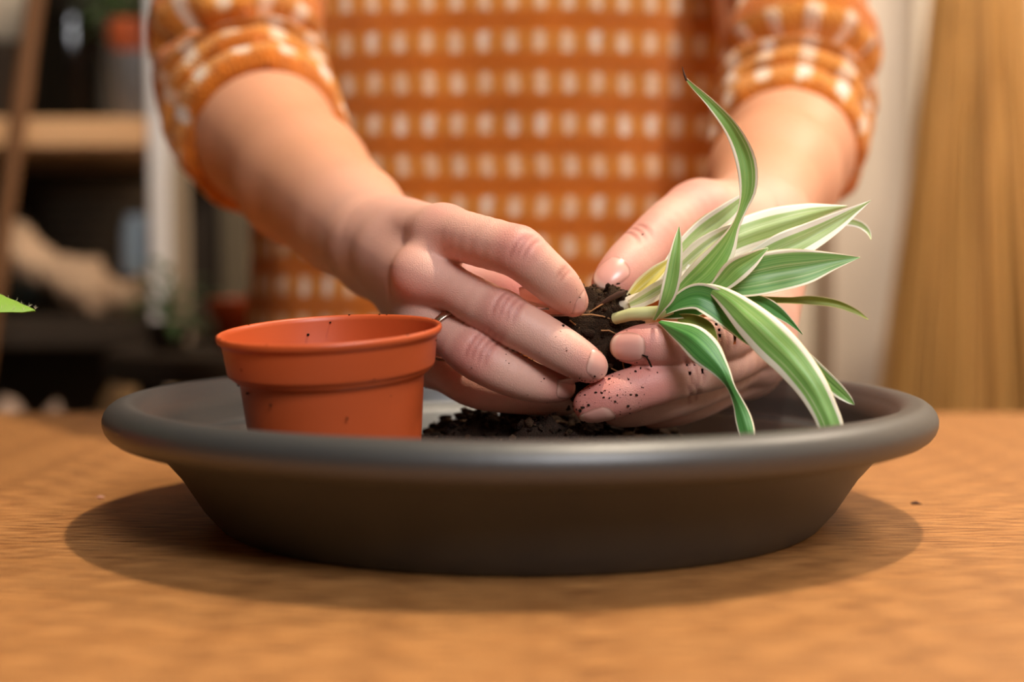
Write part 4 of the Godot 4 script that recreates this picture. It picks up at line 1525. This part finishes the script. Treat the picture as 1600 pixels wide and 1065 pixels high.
func shelving() -> void:
	var d := 1.75
	var k := d / F
	var post := V(264, 300, d)
	var zf := post.z
	var depth := 0.42
	var o := thing("shelving_unit", Vector3(post.x - 0.5, 0, zf - depth / 2), "pale metal shelving unit with pine boards standing beside the person", "shelf")
	var inv := Transform3D(Basis(), -o.position)
	for q in [[post.x, zf], [post.x - 1.0, zf], [post.x, zf - depth], [post.x - 1.0, zf - depth]]:
		var b := MB.new()
		b.box(Vector3(q[0] - 0.021, 0, q[1] - 0.016), Vector3(q[0] + 0.002, 1.95, q[1] + 0.016), 0.002)
		var po := part("post", b.mesh(), M.white_metal if q[1] == zf else M.dull_metal, o, inv)
		b = MB.new()
		b.box(Vector3(q[0] + 0.0022, 0, q[1] - 0.016), Vector3(q[0] + 0.021, 1.95, q[1] + 0.004), 0.002)
		part("flange", b.mesh(), M.shaded_metal if q[1] == zf else M.dull_metal, po)
	var tops := [V(0, 186, d).y, V(0, 497, d).y, 0.66, 0.25, 1.66]
	for i in tops.size():
		var y: float = tops[i]
		var b := MB.new()
		b.box(Vector3(post.x - 1.02, y - 0.036, zf - depth - 0.014), Vector3(post.x - 0.022, y, zf + 0.012), 0.003)
		part("shelf_board", b.mesh(), M.pine if i == 0 or i == 4 else M.dark_wood, o, inv)
	var bp := MB.new()
	bp.box(Vector3(post.x - 1.02, 0.1, zf - depth - 0.03), Vector3(post.x + 0.02, 1.95, zf - depth - 0.017), 0.002)
	part("back_panel", bp.mesh(), M.dark_wood, o, inv)
	var y1: float = tops[0]
	var y2: float = tops[1]
	# dark carboy on the upper board
	var p := V(112, 186, d + 0.12)
	var cb := jar("carboy", Vector3(p.x, y1, p.z), [Vector2(0, 0.0), Vector2(0.050, 0.0), Vector2(0.055, 0.006), Vector2(0.055, 0.13), Vector2(0.048, 0.165), Vector2(0.03, 0.19), Vector2(0.018, 0.20), Vector2(0.017, 0.245), Vector2(0.021, 0.248), Vector2(0.021, 0.258), Vector2(0, 0.258)], M.black_glass, "dark round shouldered glass carboy on the pine board", "carboy", "glass_body")
	# crate with a pale bowl
	p = V(12, 186, d + 0.16)
	var cr := thing("wooden_crate", Vector3(p.x - 0.02, y1, p.z), "dark wooden crate on the pine board under a pale bowl", "crate")
	for s in 4:
		var b := MB.new()
		b.box(Vector3(-0.085, 0.004 + s * 0.025, 0.058), Vector3(0.055, 0.025 + s * 0.025, 0.068), 0.002)
		part("slat", b.mesh(), M.dark_wood, cr)
		b = MB.new()
		b.box(Vector3(-0.085, 0.004 + s * 0.025, -0.068), Vector3(0.055, 0.025 + s * 0.025, -0.058), 0.002)
		part("slat", b.mesh(), M.dark_wood, cr)
	for x in [-0.085, 0.043]:
		var b := MB.new()
		b.box(Vector3(x, 0.0, -0.058), Vector3(x + 0.012, 0.102, 0.058), 0.002)
		part("end_board", b.mesh(), M.dark_wood, cr)
	var lid := MB.new()
	lid.box(Vector3(-0.09, 0.102, -0.07), Vector3(0.06, 0.110, 0.07), 0.002)
	part("lid", lid.mesh(), M.dark_wood, cr)
	jar("bowl", cr.position + Vector3(0.0, 0.110, 0.0), [Vector2(0, 0), Vector2(0.035, 0), Vector2(0.05, 0.012), Vector2(0.068, 0.05), Vector2(0.072, 0.075), Vector2(0.068, 0.075), Vector2(0.06, 0.045), Vector2(0.03, 0.008), Vector2(0, 0.006)], M.pale_ceramic, "pale grey ceramic bowl on the dark crate", "bowl")
	# zinc bucket with a leafy pot
	p = V(215, 186, d + 0.07)
	var bk := jar("zinc_bucket", Vector3(p.x, y1, p.z), [Vector2(0, 0), Vector2(0.03, 0), Vector2(0.038, 0.085), Vector2(0.040, 0.087), Vector2(0.038, 0.089), Vector2(0.035, 0.085), Vector2(0.028, 0.004), Vector2(0, 0.004)], M.zinc, "small grey zinc bucket next to the metal post", "bucket")
	var ip := thing("leafy_pot", bk.position + Vector3(0, 0.0045, 0), "trailing green plant in a clay pot set in the zinc bucket", "plant")
	var cp := MB.new()
	cp.lathe([Vector2(0, 0), Vector2(0.024, 0), Vector2(0.033, 0.10), Vector2(0.036, 0.10), Vector2(0.036, 0.125), Vector2(0.032, 0.125), Vector2(0.029, 0.10), Vector2(0, 0.10)], 32)
	part("pot", cp.mesh(), M.terracotta, ip)
	leafy(ip, Vector3(0, 0.12, 0), 60, 0.085, 0.02)
	# lower board: baskets, jars, driftwood
	p = V(170, 497, d + 0.22)
	var ba := jar("wicker_basket", Vector3(p.x, y2, p.z), basket(0.088, 0.175), M.dark_wicker, "big dark round wicker basket behind the driftwood", "basket", "woven_side")
	weave(ba, 0.088, 0.175, M.dark_wicker)
	p = V(-8, 497, d + 0.26)
	jar("stoneware_jug", Vector3(p.x, y2, p.z), [Vector2(0, 0), Vector2(0.05, 0), Vector2(0.062, 0.02), Vector2(0.062, 0.10), Vector2(0.04, 0.14), Vector2(0.022, 0.155), Vector2(0.024, 0.18), Vector2(0.019, 0.18), Vector2(0.017, 0.155), Vector2(0, 0.15)], mat(rgb8(112, 122, 112), 0.4), "grey green stoneware jug on the lower board next to the basket", "jug")
	p = V(222, 497, d + 0.045)
	var gj := jar("glass_jar", Vector3(p.x, y2 + 0.053, p.z), [Vector2(0, 0), Vector2(0.022, 0), Vector2(0.024, 0.004), Vector2(0.024, 0.055), Vector2(0.019, 0.066), Vector2(0.019, 0.075), Vector2(0.017, 0.075), Vector2(0.017, 0.066), Vector2(0.0215, 0.055), Vector2(0.0215, 0.005), Vector2(0, 0.004)], mat(rgb8(150, 170, 190), 0.12), "pale blue jar on the short driftwood log", "jar", "glass")
	log_(V(84, 432, d + 0.04), 0.086, 0.030, -31.0, y2 + 0.0005, "long bleached driftwood log propped on the lower board", 181, true)
	log_(V(222, 470, d + 0.04), 0.046, 0.026, 6.0, y2 + 0.0005, "short bleached driftwood log lying under the pale blue jar", 182, false)
	# fern in front of the jug, on the lower board
	var y3: float = tops[2]
	# things on the board below, just over the bench edge
	p = V(232, 640, d + 0.02)
	var sk := thing("sack", Vector3(p.x, y3, p.z), "slumped straw coloured cloth sack on the board under the driftwood", "sack")
	var sb := MB.new()
	sb.lump(Vector3(0, 0.105, 0), Vector3(0.062, 0.105, 0.055), noise(183, 0.02, 2), 0.25, 26, 3.0)
	part("cloth", sb.mesh(), M.sack, sk)
	for q in [[14, 0.032, 0.098], [80, 0.027, 0.092], [-62, 0.03, 0.098], [132, 0.018, 0.086]]:
		var pp := V(q[0], 640, d + 0.0)
		var so := MB.new()
		so.lump(Vector3.ZERO, Vector3(q[1], q[2] * 0.9, 0.04), noise(184 + int(q[0]), 0.02, 2), 0.2, 22, q[0])
		var s2 := part("boulder", so.mesh(), M.stone, self)
		s2.position = Vector3(pp.x, y3 + q[2] * 0.84, pp.z)
		var nm: String = {14: "rounded pinkish stone under the bamboo cane's foot", 80: "rounded pinkish stone between the cane and the sack", -62: "rounded pinkish stone at the shelf's outer end", 132: "smallest rounded pinkish stone, close to the sack"}[int(q[0])]
		tag(s2, nm, "stone", "stones on the low board")
	# leaning cane in front of the shelf
	var c0 := V(62, -60, 1.58)
	var c1 := V(-4, 420, 1.60)
	var dirc := (c1 - c0).normalized()
	var c2 := c1 + dirc * (c1.y - 0.004) / absf(dirc.y)
	var cn := MB.new()
	var pts := []
	var rad := []
	for i in 41:
		var t := i / 40.0
		pts.append((c0 - dirc * 0.25).lerp(c2, t))
		rad.append(0.0098 + (0.0018 if i % 5 == 0 else 0.0))
	cn.tube(pts, rad, 14)
	var can := part("bamboo_cane", cn.mesh(), M.bamboo, self)
	tag(can, "brown bamboo cane leaning across the pine board", "cane")
	# beyond the post: tall pale basket, stool with a clay pot
	p = V(345, 560, 2.29)
	var tb := jar("tall_basket", Vector3(p.x, 0, p.z), basket(0.068, 1.02), M.wicker, "tall woven basket standing on the floor between post and person", "basket", "woven_side")
	weave(tb, 0.068, 1.02, M.wicker)
	p = V(388, 545, 1.42)
	var stl := thing("stool", Vector3(p.x - 0.03, 0, p.z), "low round wooden stool carrying a clay pot behind the bench", "stool")
	var sb2 := MB.new()
	sb2.lathe([Vector2(0, p.y - 0.03), Vector2(0.105, p.y - 0.03), Vector2(0.11, p.y - 0.025), Vector2(0.11, p.y - 0.005), Vector2(0.105, p.y), Vector2(0, p.y)], 40)
	part("seat", sb2.mesh(), M.dark_wood, stl)
	for i in 3:
		var a := TAU * i / 3.0 + 0.4
		var lg := MB.new()
		lg.tube([Vector3(cos(a) * 0.07, p.y - 0.031, sin(a) * 0.07), Vector3(cos(a) * 0.12, 0.0, sin(a) * 0.12)], [0.014, 0.011], 12)
		part("leg", lg.mesh(), M.dark_wood, stl)
	jar("clay_pot", Vector3(p.x, p.y, p.z), [Vector2(0, 0), Vector2(0.026, 0), Vector2(0.034, 0.032), Vector2(0.039, 0.033), Vector2(0.040, 0.050), Vector2(0.036, 0.050), Vector2(0.032, 0.032), Vector2(0, 0.03)], mat(rgb8(214, 92, 36), 0.5), "small orange clay pot on the stool behind the plastic pot", "plant pot")
	var gp := thing("stool_plant", Vector3(p.x - 0.075, p.y, p.z + 0.02), "small dark leafy plant on the stool next to the clay pot", "plant")
	var gpb := MB.new()
	gpb.lathe([Vector2(0, 0), Vector2(0.016, 0), Vector2(0.022, 0.028), Vector2(0.02, 0.028), Vector2(0, 0.024)], 24)
	part("pot", gpb.mesh(), M.dark_wood, gp)
	leafy(gp, Vector3(0, 0.03, 0), 26, 0.045, 0.014)

func basket(r: float, h: float) -> Array:
	return [Vector2(0, 0.0), Vector2(r * 0.86, 0.0), Vector2(r * 0.9, 0.01), Vector2(r, h * 0.5), Vector2(r * 0.97, h - 0.01), Vector2(r * 1.02, h), Vector2(r * 0.95, h), Vector2(r * 0.9, h - 0.02), Vector2(r * 0.92, h * 0.5), Vector2(r * 0.82, 0.012), Vector2(0, 0.012)]

func weave(o: Node3D, r: float, h: float, m: Material) -> void:
	var b := MB.new()
	var rows := int(h / 0.016)
	for i in rows:
		var y := 0.012 + (h - 0.024) * i / rows
		var rr := lerpf(r * 0.9, r, clampf(y / (h * 0.5), 0, 1)) + 0.001
		var pts := []
		var rad := []
		for k in 49:
			var a := TAU * k / 48.0
			var w := 0.003 * (1.0 if (k + i) % 2 == 0 else -1.0)
			pts.append(Vector3(cos(a) * (rr + w), y, sin(a) * (rr + w)))
			rad.append(0.0055)
		b.tube(pts, rad, 6, false)
	var p := part("withies", b.mesh(), m, o)
	p.set_meta("kind", "stuff")

func leafy(o: Node3D, c: Vector3, count: int, reach: float, size: float) -> void:
	var b := MB.new()
	for i in count:
		var a := rng.randf() * TAU
		var e := rng.randf_range(-0.3, 1.2)
		var d := Vector3(cos(a) * cos(e), sin(e), sin(a) * cos(e))
		var p := c + d * reach * rng.randf_range(0.35, 1.0) + Vector3(0, 0.01, 0)
		var sd := d.cross(Vector3.UP).normalized()
		var rows := []
		for k in 6:
			var t := k / 5.0
			var hw := size * 0.45 * sin(PI * clampf(t, 0.04, 0.98))
			var q := p + d * size * 1.6 * t - Vector3(0, size * 0.9 * t * t, 0)
			rows.append(PackedVector3Array([q - sd * hw, q + Vector3(0, hw * 0.3, 0), q + sd * hw]))
		b.grid(rows)
		b.tube([c, c.lerp(p, 0.5) + Vector3(0, 0.006, 0), p], [0.0012, 0.001, 0.0008], 5, false)
	var f := part("foliage", b.mesh(), M.green, o)
	f.set_meta("kind", "stuff")

func log_(mid: Vector3, half: float, r: float, deg: float, rest: float, label: String, s: int, lean: bool) -> void:
	var n := noise(s, 9.0, 3)
	var dir := Vector3(cos(deg_to_rad(deg)), sin(deg_to_rad(deg)), 0.0)
	var rows := []
	var up := Vector3(0, 0, 1)
	var sd := dir.cross(up)
	var lo := 1e9
	for i in 33:
		var t := -1.0 + 2.0 * i / 32.0
		var c := mid + dir * half * t + Vector3(0, 0.006 * sin(t * 4.0), 0.006 * cos(t * 3.0))
		var rr := r * sqrt(maxf(0.0, 1.0 - pow(absf(t), 7.0))) * (0.9 + 0.15 * sin(t * 5.0 + s))
		var row := PackedVector3Array()
		for k in 25:
			var a := TAU * (k % 24) / 24.0
			var q := rr * (1.0 + 0.35 * n.get_noise_3d(cos(a) * 0.12, sin(a) * 0.12, t * 0.3))
			var p := c + (sd * cos(a) + up * sin(a)) * q
			lo = minf(lo, p.y)
			row.append(p)
		rows.append(row)
	var shift := Vector3(0, rest - lo, 0)
	for i in rows.size():
		for k in 25:
			rows[i][k] += shift - mid
	var b := MB.new()
	b.grid(rows, [], true)
	var o := part("driftwood_log", b.mesh(), M.driftwood, self)
	o.position = mid
	tag(o, label, "driftwood", "driftwood on the lower board")

func right_side() -> void:
	var zw := -1.85
	# door casing and panels on the back wall
	var d := 0.56 - zw - 0.02
	for q in [["trim_1", 1277, 1300, M.brown_trim, 0.015, "narrow brown upright batten on the cream wall"], ["trim_2", 1418, 1462, M.cream_trim, 0.05, "pale upright wooden post at the straw bundle's side"], ["trim_3", 1210, 1277, M.cream_trim, 0.008, "flat pale board next to the brown batten"]]:
		var b := MB.new()
		var xa := V(q[1], 400, d).x
		var xb := V(q[2], 400, d).x
		b.box(Vector3(xa, 0.0, zw), Vector3(xb, 2.3, zw + q[4]), 0.003)
		var o := part(q[0], b.mesh(), q[3], self)
		tag(o, q[5], "", "", "structure")
	# added boards; their dark colour stands for the back wall in dim light
	var pn := Node3D.new()
	pn.name = "shade_trim_4"
	add_child(pn)
	tag(pn, "added dim olive boards standing for the shaded wall behind the shelving", "", "", "structure")
	for i in 14:
		var pb := MB.new()
		pb.box(Vector3(-2.38 + i * 0.155, 0.0, zw), Vector3(-2.38 + i * 0.155 + 0.151, 2.4, zw + 0.018), 0.003)
		part("shade_plank", pb.mesh(), M.dark_wall, pn)
	# the bundle of dried straw
	var ds := 1.62
	var c := V(1522, 400, ds)
	var at := Vector3(c.x, 0, c.z)
	var o := thing("straw_bundle", at, "tall bundle of golden dried straw standing against the cream wall", "straw bundle")
	var b := MB.new()
	var heads := MB.new()
	var sn := noise(191, 0.6, 2)
	var ytop := V(0, -60, ds).y
	for i in 1500:
		var a := rng.randf() * TAU
		var rr := sqrt(rng.randf())
		var edge := rr > 0.7
		var base := Vector3(cos(a) * 0.108 * rr, 0.0, sin(a) * 0.085 * rr)
		var mid := Vector3(cos(a) * 0.092 * rr, 0.85, sin(a) * 0.075 * rr)
		var top := Vector3(cos(a + 0.15) * 0.046 * rr, ytop + rng.randf_range(-0.05, 0.06), sin(a + 0.15) * 0.044 * rr)
		var tone := rng.randf()
		tone = clampf(0.5 * tone + 0.5 + 0.9 * sn.get_noise_2d(a * 6.0, rr * 5.0), 0.0, 1.0)
		b.col = Color(0.20, 0.085, 0.02).lerp(Color(0.70, 0.38, 0.11), tone)
		var j := Vector3(rng.randf_range(-1, 1), 0, rng.randf_range(-1, 1)) * 0.014
		var w := rng.randf_range(0.0013, 0.0028)
		b.tube([base, mid + j, top], [w, w, w * 0.7], 4, false)
		if i % 4 == 0:
			heads.col = Color(0.26, 0.15, 0.07).lerp(Color(0.50, 0.34, 0.18), rng.randf())
			var e := top + Vector3(rng.randf_range(-0.02, 0.02), rng.randf_range(0.05, 0.12), rng.randf_range(-0.02, 0.02))
			heads.tube([top, top.lerp(e, 0.4), e], [0.001, 0.006, 0.001], 5, false)
	var st := part("stalks", b.mesh(), M.straw, o)
	st.set_meta("kind", "stuff")
	var hd := part("seed_heads", heads.mesh(), M.straw, o)
	hd.set_meta("kind", "stuff")
	var tw := MB.new()
	for t in 3:
		var pts := []
		var rad := []
		for k in 41:
			var a := TAU * k / 40.0
			pts.append(Vector3(cos(a) * 0.051, ytop - 0.012 - t * 0.006, sin(a) * 0.049))
			rad.append(0.003)
		tw.tube(pts, rad, 6, false)
	part("twine", tw.mesh(), M.twine, o)
	# pale box on a bracket shelf past the bundle
	var wb := V(1596, 60, 1.9)
	var sh := thing("wall_shelf", Vector3(wb.x + 0.05, wb.y - 0.05, -1.85), "dark bracket shelf on the wall past the straw bundle", "shelf")
	var s1 := MB.new()
	s1.box(Vector3(-0.02, -0.03, 0.0), Vector3(0.4, 0.0, 0.42), 0.002)
	part("board", s1.mesh(), M.dark_wood, sh)
	var bx := thing("storage_box", Vector3(wb.x + 0.10, wb.y - 0.05, -1.56), "white storage box on the dark bracket shelf", "box")
	var s2 := MB.new()
	s2.box(Vector3(-0.06, 0.0, -0.05), Vector3(0.12, 0.035, 0.08), 0.003)
	part("box_body", s2.mesh(), M.white_metal, bx)
	var s3 := MB.new()
	s3.box(Vector3(-0.063, 0.0352, -0.053), Vector3(0.123, 0.05, 0.083), 0.003)
	part("lid", s3.mesh(), M.white_metal, bx)
